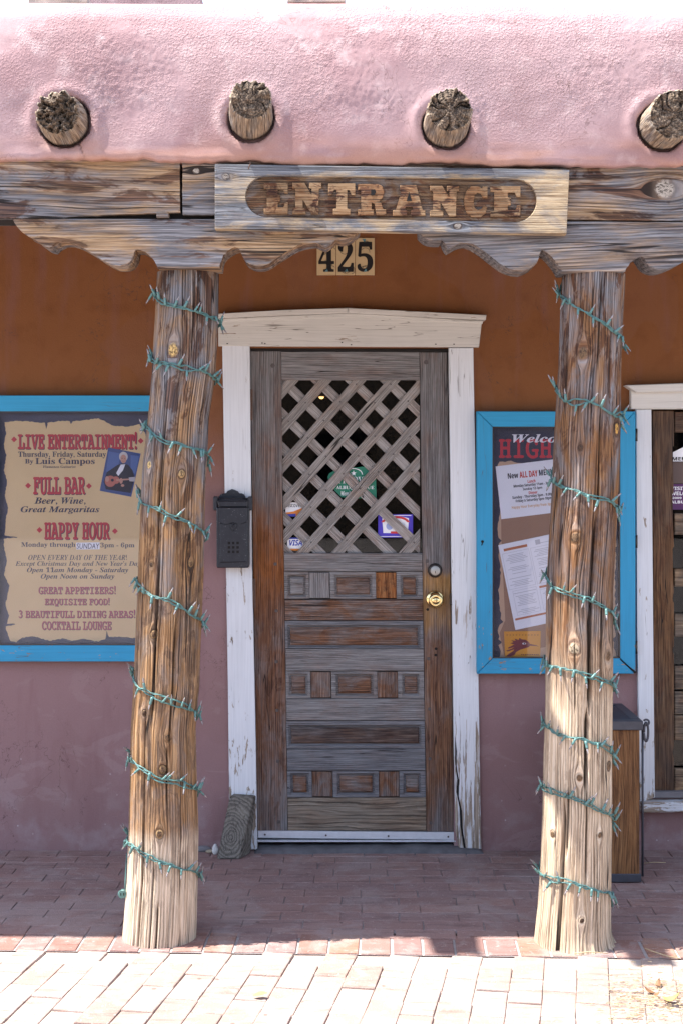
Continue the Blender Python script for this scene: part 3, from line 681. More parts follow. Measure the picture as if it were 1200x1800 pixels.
# ------------------------------------------------------------------ posts
postdat = [
 dict(L=[(470,277),(560,273),(610,270),(660,267.5),(735,261),(810,252),(857,249),(1013,243),(1147,238),(1200,236),(1280,231),(1380,229),(1460,227),(1535,224.5),(1610,219),(1668,214)],
      Rr=[(470,385),(560,384),(660,379),(735,367),(810,364),(857,361),(1013,358),(1147,352),(1200,351),(1280,344),(1380,346),(1460,349),(1535,348),(1610,346.5),(1668,345)], D=4.845, foot=.0,
      cr=[(.66,470,640,.010,.0022),(.34,700,1000,.016,.003),(.37,940,1300,.016,.003),(.66,1080,1340,.016,.003),(.27,1200,1680,.014,.0025),(.5,1580,1700,.018,.0025),(.42,1500,1700,.014,.002),(.13,1360,1560,.01,.002),(.62,1300,1420,.012,.002),(.50,520,560,.01,.002),(.2,1540,1700,.010,.002),(.8,1400,1600,.008,.002),(.55,680,830,.008,.002)],
      kn=[(311,615,10),(268,817,6),(324,833,6),(273,993,4),(339,992,5),(278,1115,6),(260,1254,4),(301,1297,5),(294,1352,6),(288,1464,6)]),
 dict(L=[(475,988),(553,984),(647,981),(740,975),(755,974),(850,970),(945,964),(1040,959),(1160,958),(1240,958),(1300,956),(1360,954),(1430,952.7),(1523,949),(1593,944.5),(1652,938.7),(1684,934)],
      Rr=[(475,1098),(553,1094),(647,1089.5),(740,1089),(850,1086),(945,1081),(1040,1076),(1160,1076),(1240,1075),(1300,1074.6),(1360,1074),(1430,1074),(1523,1073),(1593,1072),(1652,1073.5),(1684,1082)], D=4.80, foot=.02,
      cr=[(.55,475,660,.012,.0025),(.62,700,900,.016,.003),(.60,900,1100,.022,.004),(.58,1060,1260,.034,.006),(.53,1240,1400,.030,.0055),(.56,1380,1560,.022,.003),(.24,1400,1660,.024,.0045),(.36,1120,1260,.012,.002),(.30,1380,1510,.018,.003),(.42,500,560,.01,.002),(.8,1290,1500,.008,.002),(.75,1540,1700,.012,.002),(.12,1560,1700,.010,.002)],
      kn=[(1016,621,9),(1075,753,9),(1012,787,4),(1002,945,8),(1000,1140,9),(1060,1155,8),(1007,1366,6),(1061,1350,6),(965,1470,5),(1042,1468,5),(1010,1615,4)])]
postmats, posts = [], []
for k, d in enumerate(postdat):
    D = d['D']; knots = []
    for (x, y, r) in d['kn']:
        l = np.interp(y, *zip(*d['L'])); rr = np.interp(y, *zip(*d['Rr'])); s = max(-.93, min(.93, (x-(l+rr)/2)/((rr-l)/2)))
        knots.append((math.asin(s)*.115, H+(HY-y)*(D-.1)/F, r*D/F, {(311,615): (.62,.40,.15), (1075,753): (.55,.30,.08), (268,817): (.60,.42,.18), (324,833): (.40,.26,.12), (1000,1140): (.50,.40,.27)}.get((x, y), (.16,.095,.05) if r > 4 else (.07,.04,.025))))
    if k == 0:
        m = wood('post_wood', GREY, ((.065, .028, .011), (.30, .16, .07), (.54, .345, .18)), ((0, .95), (.2, 1.0), (.58, .9), (.72, .45), (1, .25)), (0, 2.3), amp=.9, stainv=((0, .0), (.08, .15), (.2, .55), (.35, .6), (.7, .7), (1, .9)),
                 streak=(150, 1.4), blotch=(13, 2.4), crack=.012, knots=knots, C=((.32,.22,.14),(.58,.455,.33),(.74,.63,.50)), cv=((0, 1.3), (.12, 1.1), (.17, .34), (.50, .34), (.62, .12), (1, 0)), wave=.010, bump=1.0, lines=(105, .72))
    else:
        m = wood('pale_post_wood', GREY, BROWN, ((0, .95), (.3, .9), (.6, .75), (.8, .6), (1, .35)), (0, 2.3), amp=.9, stainv=((0, .12), (.25, .25), (.5, .45), (.75, .75), (1, .95)),
                 streak=(150, 1.4), blotch=(13, 2.2), crack=.012, knots=knots, C=((.30,.20,.12),(.56,.43,.30),(.72,.60,.46)), cv=((0, 1.25), (.20, 1.15), (.34, .70), (.44, .40), (.60, .2), (1, 0)), wave=.012, bump=1.0, lines=(105, .72))
    postmats.append(m)
    na, nz = 300, 420
    th = np.linspace(-math.pi, math.pi, na, endpoint=False)      # 0 = straight toward the street
    ztop = H + (HY-(471 if k == 0 else 478))*DB/F + .003
    zz = np.linspace(-.005, ztop, nz); yy = HY - (zz-H)*F/D      # photo row of the silhouette
    xl = np.interp(yy, *zip(*d['L'])); xr = np.interp(yy, *zip(*d['Rr']))
    cx = ((xl+xr)/2-600)*D/F; ra = (xr-xl)/2*D/F
    T, Zg = np.meshgrid(th, zz); CX = cx[:, None]; RA = ra[:, None]
    r = RA + .0025*fbm(np.cos(T)*2+k*5, np.sin(T)*2, Zg*1.5, 200+k, 3)*np.clip(1-np.abs(np.sin(T)), 0, 1)
    # upper part hewn a little flat on the front
    r = r - .0016*np.clip(np.abs(vnoise(T*26, Zg*.9, 0, 210+k))*4-.25, 0, 1.2) - .0012*vnoise(T*60, Zg*1.6, 0, 212+k)
    cm = 0*T
    for (fx, y0, y1, dep, wd) in d['cr']:
        ph = math.asin(2*fx-1); z0 = H+(HY-y1)*(D-.1)/F; z1 = H+(HY-y0)*(D-.1)/F
        tt = np.clip((Zg-z0)/(z1-z0), 0, 1); env = np.clip(np.minimum(tt, 1-tt)*6, 0, 1)
        if y1 > 1650: env = np.clip((1-tt)*6, 0, 1)
        env = env*(Zg > z0-.05)*(Zg < z1+.001)
        wander = .05*vnoise(Zg*2.2, fx*30, 0, 220+k) + .012*vnoise(Zg*11, fx*9, 0, 3)
        g = env*np.exp(-((T-ph-wander)*RA/(wd*(.35+.65*env)))**2)
        r = r - dep*g; cm = np.maximum(cm, g*min(1, dep/.012))
    for q in range(26):   # fine checks all the way round
        ph = R.uniform(-3.1, 3.1); z0 = R.uniform(-.3, 2.1); ln = R.uniform(.15, .7)
        tt = np.clip((Zg-z0)/ln, 0, 1); env = np.clip(np.minimum(tt, 1-tt)*5, 0, 1)
        g = env*np.exp(-((T-ph-.03*vnoise(Zg*3, ph*7, 0, 5))*RA/.0016)**2); r = r - .007*g; cm = np.maximum(cm, g*.6)
    for (ku, kv, kr, _c) in knots:
        du = T*.115-ku; dv = (Zg-kv); q2 = (du*du+(dv*.85)**2)/(kr*kr)
        r = r + .0040*np.exp(-q2/4.5) - .0025*np.exp(-((np.sqrt(q2)-1.15)/.2)**2)
    if d['foot']:
        ft = np.clip(1-Zg/.05, 0, 1); r = r + ft**2*(.006+.012*np.clip(vnoise(T*30, 0, 0, 7)*2, 0, 1))*np.clip(np.sin(T)+.6, 0, 1)
    P = np.stack([CX + r*np.sin(T), (D-DW) - r*np.cos(T)*.96, Zg], -1)
    # close the top
    me = grid_mesh('post', P, True); set_grain_arr(me, np.stack([T*.115, Zg, r*0+k*3.0], -1)); set_float(me, 'cleft', cm)
    t = m.node_tree
    bs = t.nodes['Principled BSDF']; src = bs.inputs['Base Color'].links[0].from_socket
    at = t.nodes.new('ShaderNodeAttribute'); at.attribute_name = 'cleft'; mx = t.nodes.new('ShaderNodeMix'); mx.data_type = 'RGBA'
    mp_ = t.nodes.new('ShaderNodeMath'); mp_.operation = 'MULTIPLY'; mp_.inputs[1].default_value = .9; t.links.new(at.outputs['Fac'], mp_.inputs[0])
    t.links.new(mp_.outputs[0], mx.inputs[0]); t.links.new(src, mx.inputs[6]); mx.inputs[7].default_value = (.02, .012, .008, 1); t.links.new(mx.outputs[2], bs.inputs['Base Color'])
    o = link('wooden_post', me, m); posts.append((o, d, cx, ra, zz))
    tag(o, ('round brown timber post wrapped in lights beside the black mailbox', 'round timber post with bleached foot and wide split, before the small notice case')[k], 'post', 'posts carrying the porch beam')

# ------------------------------------------------------------------ string lights on the posts
M['wire'] = plain('green_wire', (.075, .17, .158), .5, 0, .15, 60, spec=.5)
M['socket'] = plain('green_socket', (.085, .18, .165), .45, 0, .12, 60, spec=.5)
tb = NT('clear_bulb', .12, .6); tb.col((.48, .44, .44)); tb.p.inputs['Transmission Weight'].default_value = .55; tb.p.inputs['IOR'].default_value = 1.45; M['bulb'] = tb.m
def sock_mesh():
    mb = MB(); mb.lathe([(.0022, 0), (.0048, .001), (.0050, .010), (.0044, .011), (.0046, .022), (.0040, .027)], (0, 0, 0), 'z', 8); bm = mb.bm
    me = bpy.data.meshes.new('socket'); bmesh.ops.recalc_face_normals(bm, faces=bm.faces[:]); bm.to_mesh(me); bm.free(); me.materials.append(M['socket']); return me
def tip_mesh():
    mb = MB(); mb.lathe([(.0028, .026), (.0031, .031), (.0028, .038), (.0016, .044), (.0003, .0475)], (0, 0, 0), 'z', 7); bm = mb.bm
    me = bpy.data.meshes.new('bulb'); bmesh.ops.recalc_face_normals(bm, faces=bm.faces[:]); bm.to_mesh(me); bm.free(); me.materials.append(M['bulb']); return me
SM, TM = sock_mesh(), tip_mesh()
turns = [[(514,571),(622,668),(744,806),(874,944),(1020,1093),(1184,1262),(1332,1392),(1470,1538)],
         [(512,612),(690,738),(838,900),(1015,1086),(1162,1212),(1272,1332),(1385,1437),(1528,1572)]]
plab = ['green wired string of clear mini lights spiralling round the browner post by the mailbox', 'green string of clear mini lights round the paler post by the small notice case']
for k, (po_, d, cx, ra, zz) in enumerate(posts):
    D = d['D']; root = empty('string_lights', (float(cx[0]), D-DW, 0), plab[k], 'string lights', 'string lights on the posts')
    keys = []   # (angle unrolled, row)
    for i, (ya, yb) in enumerate(turns[k]):
        a0 = -math.pi/2 + i*2*math.pi; keys += [(a0, ya), (a0+math.pi*.5, (ya+yb)/2 + R.uniform(-4, 6)), (a0+math.pi, yb)]
    keys = [(keys[0][0]-.6, keys[0][1]-16)] + keys + [(keys[-1][0]+1.0, keys[-1][1]+18)]
    ka, ky = zip(*keys)
    def surf(a, row, lift):
        z = H + (HY-row)*(D-.1*math.cos(a))/F; c = float(np.interp(z, zz, cx)); r = float(np.interp(z, zz, ra)) + lift
        return Vector((c + r*math.sin(a), (D-DW) - r*math.cos(a)*.97, z))
    mb = MB(); total = ka[-1]-ka[0]; strands = []
    for s in (0, 1):
        n = int(total*.12/.006); ctr = []
        for i in range(n+1):
            a = ka[0] + total*i/n; row = np.interp(a, ka, ky) + 9.0*float(vnoise(a*1.3, k*13.0, 2.0, 71)) + 4.0*float(vnoise(a*3.7, k*5.0+s, 2.0, 72))
            sep = (4.2*float(vnoise(a*1.9, 5+s*40, k*7, 33)) + 1.2*float(vnoise(a*9, s*11, 0, 3)))*(1 if s else -1)*1.6 + (1.8 if s else -1.8)
            lift = .0042 + .004*abs(float(vnoise(a*2.7, s*9+k, 0, 44)))
            ctr.append(surf(a, row + sep, lift))
        strands.append(ctr)
        for tw in (0, math.pi):
            pth = []
            for i, p in enumerate(ctr):
                ph = i*.62 + tw; a = ka[0]+total*i/n; rad = Vector((math.sin(a), -math.cos(a), 0))
                pth.append(p + rad*math.cos(ph)*.0016 + Vector((0, 0, 1))*math.sin(ph)*.0018)
            mb.tube(pth, .0017, 5)
    mb.build('wire', M['wire'], root)
    nb = 14 if k == 0 else 14
    for i in range(len(turns[k])):
        for j in range(15):
            a = -math.pi/2 + i*2*math.pi + (j+R.uniform(.1, .9))/11.0*math.pi if j < 12 else -math.pi/2 + i*2*math.pi + R.choice([-.22, -.1, math.pi+.05, math.pi+.2]) + R.uniform(-.05, .05)
            s = strands[R.randint(0, 1)]; idx = int((a-ka[0])/total*(len(s)-1)); idx = max(0, min(len(s)-1, idx)); p = s[idx]
            rad = Vector((math.sin(a), -math.cos(a), 0)); tan = Vector((math.cos(a), math.sin(a), 0)); up = Vector((0, 0, 1))
            sg_ = 1 if R.random() < .46 else -1; edge_ = abs(math.sin(a))
            dirv = (up*sg_*R.uniform(.7, 1.1) + tan*(R.uniform(-.2, .95) if sg_ > 0 else R.uniform(-.75, .3)) + rad*(R.uniform(.15, .35) + (.5*R.random()*edge_ if R.random() < .6 else 0))).normalized()
            o = bpy.data.objects.new('socket', SM); COL.objects.link(o); o.parent = root; o.location = p + rad*.004 - root_off(root); o.rotation_euler = dirv.to_track_quat('Z', 'Y').to_euler()
            sc__ = R.uniform(.74, 1.0); o.scale = (sc__*1.05, sc__*1.05, sc__); q = bpy.data.objects.new('bulb', TM); COL.objects.link(q); q.parent = o
    if k == 0:   # the female plug hanging at the foot
        c = W(216, 1571, D-.02); mb = MB(); mb.prism([(c.x+x*.0011, c.z+z*.0011) for x, z in ((-14,2),(-12,7),(-7,9),(-3,13),(3,13),(8,9),(13,8),(15,3),(14,-6),(9,-11),(3,-9),(-3,-14),(-9,-11),(-13,-5))], c.y-.008, c.y+.008, .002); mb.build('plug', M['socket'], root)
        for sx in (-.005, .005): MB().box(c.x+sx-.0014, c.x+sx+.0014, c.y-.0088, c.y-.006, c.z-.004, c.z+.005).build('plug_slot', M['hole'], root)
        MB().tube([surf(-1.25, 1572, .004), surf(-1.3, 1550, .006), surf(-1.45, 1530, .005), surf(-1.6, 1500, .005)], .002, 6).build('plug_wire', M['wire'], root)

# ------------------------------------------------------------------ writing
def serif(s, kind='bs'):
    A, a, d = {'bs': (0x1D400, 0x1D41A, 0x1D7CE), 'bi': (0x1D468, 0x1D482, 0x1D7CE), 'mono': (0x1D670, 0x1D68A, 0x1D7F6), 'sans': (0x1D5D4, 0x1D5EE, 0x1D7EC), 'it': (0x1D434, 0x1D44E, 0x1D7CE)}[kind]
    o = ''
    for c in s:
        if 'A' <= c <= 'Z': o += chr(A+ord(c)-65)
        elif 'a' <= c <= 'z': o += chr(a+ord(c)-97) if not (kind == 'it' and c == 'h') else c
        elif c.isdigit(): o += chr(d+ord(c)-48)
        else: o += c
    return o
def text_geo(s, kind='bs', off=0.0, res=3):
    c = bpy.data.curves.new('lettering', 'FONT'); c.body = serif(s, kind) if kind else s; c.resolution_u = res; c.fill_mode = 'FRONT'
    o = bpy.data.objects.new('lettering', c); COL.objects.link(o); bpy.context.view_layer.update()
    me = bpy.data.meshes.new_from_object(o.evaluated_get(bpy.context.evaluated_depsgraph_get()))
    bpy.data.objects.remove(o); bpy.data.curves.remove(c); return me
def text_on(parent, s, box, y, D, mat, kind='bs', off=0.0, rot=0.0, name='lettering', shear=0.0, sub=None):
    """writing fitted to the box (x0, x1, top, bottom) in photo measures, printed flat at depth y"""
    me = text_geo(s, kind, off); n = len(me.vertices); co = np.empty(n*3); me.vertices.foreach_get('co', co); co = co.reshape(-1, 3)
    lo, hi = co.min(0), co.max(0); x0, x1, yt, yb = box
    u = (co[:, 0]-lo[0])/(hi[0]-lo[0]); v = (co[:, 1]-lo[1])/(hi[1]-lo[1])
    px = x0+(x1-x0)*u; py = yb+(yt-yb)*v; cx, cy = (x0+x1)/2, (yt+yb)/2; a = math.radians(rot)
    dx, dy = px-cx + shear*(cy-py), py-cy; px = cx+dx*math.cos(a)+dy*math.sin(a); py = cy-dx*math.sin(a)+dy*math.cos(a)
    out = np.stack([(px-600)*D/F, np.full(n, y), H+(HY-py)*D/F], -1)
    me.vertices.foreach_set('co', out.reshape(-1)); me.update(); me.name = name
    if off:      # heavier strokes: the same outline printed again a hair to each side
        bm = bmesh.new(); bm.from_mesh(me); hgt = abs(yb-yt)*D/F; src = bm.faces[:]
        for q, (ax_, az_) in enumerate(((-1, 0), (1, 0), (0, 1), (0, -1))):
            r_ = bmesh.ops.duplicate(bm, geom=bm.verts[:n] + src if False else src)
            for v_ in [g_ for g_ in r_['geom'] if isinstance(g_, bmesh.types.BMVert)]: v_.co += Vector((ax_*off*hgt*.9, -.00003*(q+1), az_*off*hgt*.6))
        bm.to_mesh(me); bm.free()
    return link(name, me, mat, parent)
def flat_poly(parent, name, pts, y, D, mat):
    P = [W(px, py, D) for px, py in pts]; me = new_mesh(name, [(p.x, y, p.z) for p in P], [tuple(range(len(P)))])
    bm = bmesh.new(); bm.from_mesh(me); bmesh.ops.triangulate(bm, faces=bm.faces[:], ngon_method='EAR_CLIP'); bm.normal_update()
    for f in bm.faces:
        if f.normal.y > 0: f.normal_flip()
    bm.to_mesh(me); bm.free(); return link(name, me, mat, parent)
def circ(cx, cy, rx, ry, n=20, a0=0): return [(cx+rx*math.cos(a0+2*math.pi*i/n), cy+ry*math.sin(a0+2*math.pi*i/n)) for i in range(n)]
def glass_mat(name, tint=(1, 1, 1), gl=.055, rough=.02, haze=0.0):
    t = NT(name); nt_ = t.t; out = nt_.nodes['Material Output']; tr = t.n('ShaderNodeBsdfTransparent'); tr.inputs[0].default_value = (*tint, 1)
    g = t.n('ShaderNodeBsdfGlossy'); g.inputs['Roughness'].default_value = rough; g.inputs[0].default_value = (1, 1, 1, 1)
    fr = t.n('ShaderNodeFresnel'); fr.inputs[0].default_value = 1.33; mx = t.n('ShaderNodeMixShader'); t.l(fr.outputs[0], mx.inputs[0]); t.l(tr.outputs[0], mx.inputs[1]); t.l(g.outputs[0], mx.inputs[2])
    last = mx.outputs[0]
    if haze:
        df = t.n('ShaderNodeBsdfDiffuse'); df.inputs[0].default_value = (.7, .72, .78, 1); m2 = t.n('ShaderNodeMixShader')
        f = t.noise(t.obj(), 3.0, 4, .6, 1.0); t.put(m2.inputs[0], t.math('MULTIPLY', t.step(f, .3, .7), haze)); t.l(last, m2.inputs[1]); t.l(df.outputs[0], m2.inputs[2]); last = m2.outputs[0]
    t.l(last, out.inputs[0]); return t.m
M['glass'] = glass_mat('door_glass', (.55, .56, .58)); M['case_glass'] = glass_mat('case_glass', (.97, .97, 1), haze=.012)

# ------------------------------------------------------------------ door
WY = 0.0
DD = DW + .012                        # face of the door leaf
def dp(x, y): return x + 12.5*(y-617)/858.0     # the leaf leans a little
def DPt(x, y, D=None): p = W(dp(x, y), y, D or DD); return (p.x, p.z)
KT = [(0, .03), (.25, .30), (.55, .62), (.8, .42), (1, 0)]
greyd = wood('grey_door_wood', ((.125, .117, .115), (.215, .203, .20), (.295, .283, .28)), RUST, ((0, .04),), amp=.30, stain=.10, streak=(150, 4), blotch=(14, 3), crack=.004, bump=.5, lines=(120, .62))
cool = wood('cool_door_wood', ((.10, .098, .105), (.165, .163, .172), (.23, .228, .238)), RUST, ((0, .0),), amp=.2, stain=.10, streak=(150, 4), blotch=(14, 3), crack=.004, bump=.5, lines=(120, .62))
brownd = wood('brown_door_wood', ((.08, .072, .07), (.17, .155, .15), (.27, .25, .245)), ((.055, .024, .014), (.16, .072, .038), (.27, .14, .08)), ((0, .66),), amp=.8, stain=.30, streak=(170, 4), blotch=(20, 4), crack=.006, bump=.6, lines=(120, .62))
coarse = wood('figured_door_wood', ((.13, .105, .08), (.22, .18, .14), (.31, .265, .21)), BROWN, ((0, .1),), amp=.4, stain=.1, streak=(120, 3), blotch=(9, 2), crack=.002, wave=.09, bump=.7, lines=(48, .85))
orange = wood('orange_door_wood', BROWN, ((.10, .03, .010), (.28, .10, .03), (.42, .20, .08)), ((0, .8),), amp=.4, stain=.5, streak=(90, 4), blotch=(25, 12), crack=.002, wave=.02, bump=.6)
stile1 = wood('stile_wood', ((.10, .092, .09), (.18, .168, .166), (.26, .245, .24)), ((.06, .026, .016), (.155, .068, .036), (.26, .13, .07)), ((0, .25), (.12, .45), (.2, .75), (.55, .80), (.74, .30), (1, .08)), (0, 2.1), amp=.55, stainv=((0, .1), (.12, .6), (.35, .7), (.5, .35), (1, .1)),
              streak=(170, 3), blotch=(15, 2.2), crack=.006, lines=(120, .6), bump=.6, C=((.12,.035,.010),(.26,.088,.022),(.36,.14,.04)), cv=((0, 0), (.42, .1), (.55, .62), (.66, .52), (.76, .05), (1, 0)))
stile2 = wood('latch_stile_wood', ((.10, .093, .093), (.175, .165, .165), (.25, .24, .24)), ((.055, .026, .016), (.15, .07, .038), (.26, .14, .075)), ((0, .35), (.10, .6), (.2, .9), (.36, .85), (.50, .55), (.58, .15), (1, 0)), (0, 2.1), amp=.5, stainv=((0, .1), (.15, .6), (.3, .6), (.5, .2), (1, .1)),
              streak=(170, 3), blotch=(15, 2.2), crack=.006, lines=(120, .6), bump=.6, C=((.16,.075,.025),(.34,.18,.06),(.46,.28,.11)), cv=((0, 0), (.38, 0), (.45, .5), (.54, .62), (.58, .1), (1, 0)))
door = empty('door', (W(452, 0, DW).x, .012, .02), 'weathered wooden entrance door with lattice window and raised panels, brass knob', 'door')
y0d = DD-DW; tk = .042
def DQ(name, x0, x1, ya, yb, mat, ax='x', y=y0d, t=tk, bev=.0025, parent=None):
    return MB().prism([DPt(x0, ya), DPt(x1, ya), DPt(x1, yb), DPt(x0, yb)], y, y+t, bev).build(name, mat, parent or door, ax, tilt=R.uniform(-.01, .01))
DQ('stile', 440, 493.5, 617, 1461, stile1, 'z'); DQ('stile', 737, 785, 619, 1462, stile2, 'z')
DQ('rail', 494, 736.5, 618, 668, greyd, y=y0d+.001)
for (ya, yb, m) in ((972, 1005, greyd), (1053.5, 1091, brownd), (1140, 1180, greyd), (1228, 1267, greyd), (1316, 1355.5, cool), (1402, 1461, coarse)):
    DQ('rail', 494, 736.5, ya+.5, yb-.5, m, y=y0d+.0015)
MB().box(DPt(494, 0)[0]-.02, DPt(750, 1300)[0], y0d+.030, y0d+.036, .03, DPt(0, 974)[1]).build('back_board', cool, door, 'x')
def raised(x0, x1, ya, yb, ix0, ix1, iya, iyb, m1, m2):
    """a moulded panel: outer frame, sloped groove and raised field"""
    v, f = [], []
    rings = [((x0, x1, ya, yb), .008, .0), ((x0, x1, ya, yb), .002, 0), ((ix0-7, ix1+7, iya-6.5, iyb+6.5), .001, 0), ((ix0-3.6, ix1+3.6, iya-3.4, iyb+3.4), .0115, 0), ((ix0-2, ix1+2, iya-2, iyb+2), .0125, 0)]
    for (a, b, c, d), dep, _ in rings:
        for (px, py) in ((a, c), (b, c), (b, d), (a, d)):
            p = DPt(px, py); v.append((p[0], y0d+dep, p[1]))
    for i in range(len(rings)-1):
        for k in range(4): f.append((i*4+k, i*4+(k+1) % 4, i*4+4+(k+1) % 4, i*4+4+k))
    me = new_mesh('panel', v, f); bm = bmesh.new(); bm.from_mesh(me); bmesh.ops.recalc_face_normals(bm, faces=bm.faces[:]); bm.normal_update()
    if sum(fc.normal.y for fc in bm.faces) > 0: bmesh.ops.reverse_faces(bm, faces=bm.faces[:])
    bm.to_mesh(me); bm.free(); grain(me, 'x'); p_ = link('panel', me, m1, door)
    MB().prism([DPt(ix0-2, iya-2), DPt(ix1+2, iya-2), DPt(ix1+2, iyb+2), DPt(ix0-2, iyb+2)], y0d+.001, y0d+.016, .0058).build('panel_field', m2, p_, 'x')
Z2 = 2.857
def zr(a): return 420 + a/Z2 - 12.5*(1100-617)/858
for (ra_, rb_, fa, fb, ms) in ((1005, 1053, 1017, 1043, (greyd, brownd, orange)), (1180, 1228, 1191, 1217, (greyd, brownd, brownd)), (1355.5, 1402, 1366, 1391, (cool, brownd, brownd))):
    raised(494, 537, ra_+.5, rb_-.5, 506, 526, fa, fb, ms[0], greyd if ra_ == 1005 else brownd)
    DQ('flat_panel', 537.5, 573, ra_+1.5, rb_-1.5, greyd if ra_ == 1005 else ms[1], 'z', y=y0d+.0025, t=.012, bev=.002)
    raised(574, 654, ra_+.5, rb_-.5, 588, 641, fa, fb, ms[0], brownd)
    DQ('flat_panel', 654.5, 690, ra_+1.5, rb_-1.5, ms[2], 'z', y=y0d+.0025, t=.012, bev=.002)
    raised(690.5, 736, ra_+.5, rb_-.5, 704, 722, fa, fb, ms[0], brownd)
raised(494, 736, 1091.5, 1139.5, 505, 724, 1105, 1132, cool, brownd)
raised(494, 736, 1267.5, 1315.5, 504, 724, 1281, 1305, cool, wood('dull_brown_wood', GREY, ((.03, .018, .014), (.085, .055, .045), (.16, .115, .09)), ((0, .8),), amp=.5, stain=.3, streak=(110, 5), wave=.02, crack=.003))
# lattice: front slats rise, back slats fall
latf = wood('lattice_wood', ((.17, .152, .14), (.28, .255, .235), (.39, .36, .335)), BROWN, ((0, .05),), amp=.45, stain=.12, streak=(160, 4), blotch=(12, 3), crack=.006, bump=.6)
latb = wood('back_lattice_wood', ((.20, .182, .17), (.34, .31, .29), (.46, .43, .40)), RUST, ((0, .05),), amp=.5, stain=.10, streak=(120, 4), blotch=(12, 3), crack=.004, bump=.6)
def clip(poly, fn):
    out = []
    for i in range(len(poly)):
        a, b = poly[i], poly[(i+1) % len(poly)]; fa, fb = fn(a), fn(b)
        if fa >= 0: out.append(a)
        if (fa >= 0) != (fb >= 0): t = fa/(fa-fb); out.append((a[0]+(b[0]-a[0])*t, a[1]+(b[1]-a[1])*t))
    return out
Z1 = 2.857
def zp(x, y): X_ = 420+x/Z1; Y_ = 600+y/Z1; return (X_ - 12.5*(Y_-617)/858, Y_)
def slat(c, slope, hw, y, t, mat, tag_off):
    n = Vector((-slope, 1)).normalized(); dv = Vector((1, slope)).normalized(); c0 = Vector((550, c + slope*550)); L_ = 1200
    q = [c0 - dv*L_ - n*hw, c0 + dv*L_ - n*hw, c0 + dv*L_ + n*hw, c0 - dv*L_ + n*hw]; q = [tuple(v) for v in q]
    for fn in (lambda p: p[0]-203, lambda p: 908-p[0], lambda p: p[1]-190, lambda p: 1067-p[1]): q = clip(q, fn)
    if len(q) < 3: return None
    pts = [DPt(*zp(*p)) for p in q]
    mb = MB(); mb.prism(pts, y, y+t, .0012); o = mb.build('lattice_slat', mat, door)
    me = o.data; n_ = len(me.vertices); co = np.empty(n_*3); me.vertices.foreach_get('co', co); co = co.reshape(-1, 3)
    a = math.atan(-slope); u = -co[:, 0]*math.sin(a)+co[:, 2]*math.cos(a); v = co[:, 0]*math.cos(a)+co[:, 2]*math.sin(a)
    set_grain_arr(me, np.stack([u+tag_off, v+tag_off*2, co[:, 1]], -1)); return o
yl = y0d+.010
for c in (494, 681, 873, 1064, 1237, 1421, 1616, 1995): slat(c, -1.12, 25, yl+R.uniform(-.001, .001), .0085, latf, R.uniform(0, 20))
for c in (-700, -525, -355, -188, -17, 154, 325, 497, 669, 830): slat(c, .973, 24.5, yl+.0095+R.uniform(-.0005, .001), .0075, latb, R.uniform(0, 20))
M['nail'] = plain('dull_nail', (.10, .085, .08), .6, .5, .3, 80)
for (x, y) in ((249,402),(334,308),(262,580),(345,485),(425,397),(508,303),(588,215),(352,668),(435,577),(517,487),(595,395),(680,308),(761,215),(360,833),(437,748),(524,665),(599,575),(682,476),(765,390),(848,300),(445,920),(528,830),(608,740),(698,655),(775,567),(857,478),(615,915),(780,742),(866,654),(877,1010),(362,1010),(540,1000)):
    p = DPt(*zp(x, y)); MB().lathe([(.0035, -.0015), (.0030, .002)], (p[0], yl-.001, p[1]), 'y', 8).build('nail_head', M['nail'], door)
# notch teeth along the slats: tiny staples seen as ticks
p0, p1 = DPt(490, 664), DPt(740, 976)
MB().box(p0[0], p1[0], y0d+.032, y0d+.035, p1[1], p0[1]).build('pane', M['glass'], door)
for (x, y) in [(170,122),(937,105)]:
    p = DPt(*zp(x, y)); MB().lathe([(.0095, -.001), (.008, .002)], (p[0], y0d-.0005, p[1]), 'y', 10).build('peg', M['nail'], door)
def zp2(x, y): X_ = 420+x/Z2; Y_ = 960+y/Z2; return (X_ - 12.5*(Y_-617)/858, Y_)
for (x, y) in ((183,90),(188,325),(188,580),(192,825),(195,1080),(199,1385),(944,75),(950,565),(955,818),(957,1068),(961,1390)):
    p = DPt(*zp2(x, y)); MB().box(p[0]-.0065, p[0]+.0065, y0d-.002, y0d+.002, p[1]-.0065, p[1]+.0065, .002).build('peg', M['nail'], door)
for (x, y) in ((987,515),(986,547),(945,318)):
    p = DPt(*zp2(x, y)); MB().lathe([(.006, -.0012), (.005, .001)], (p[0], y0d-.0003, p[1]), 'y', 10).build('old_screw_hole', M['hole'], door)
M['brass'] = plain('polished_brass', (.78, .60, .28), .16, 1.0, .06, 30); M['steel'] = plain('dull_steel', (.42, .41, .40), .35, 1.0, .1, 40)
M['bronze'] = plain('dark_bronze', (.07, .06, .055), .4, .8, .2, 60); M['alu'] = plain('aluminium', (.66, .68, .72), .4, .35, .1, 30, .15, 120)
kx, kz = W(764.5, 1054.5, DD-.03).x, W(764.5, 1054.5, DD-.03).z
k_ = MB().lathe([(.0375, 0), (.0375, -.003), (.033, -.007), (.016, -.010), (.013, -.024), (.018, -.032), (.028, -.040), (.0295, -.050), (.026, -.058), (.018, -.0615), (.0165, -.0600), (.0155, -.0600), (.015, -.0635), (.002, -.064)], (kx, y0d, kz), 'y', 36).build('knob', M['brass'], door)
MB().box(kx-.0012, kx+.0012, y0d-.0655, y0d-.063, kz-.006, kz+.006).build('keyhole', M['hole'], k_)
bx_, bz_ = W(764, 1003, DD-.01).x, W(764, 1003, DD-.01).z
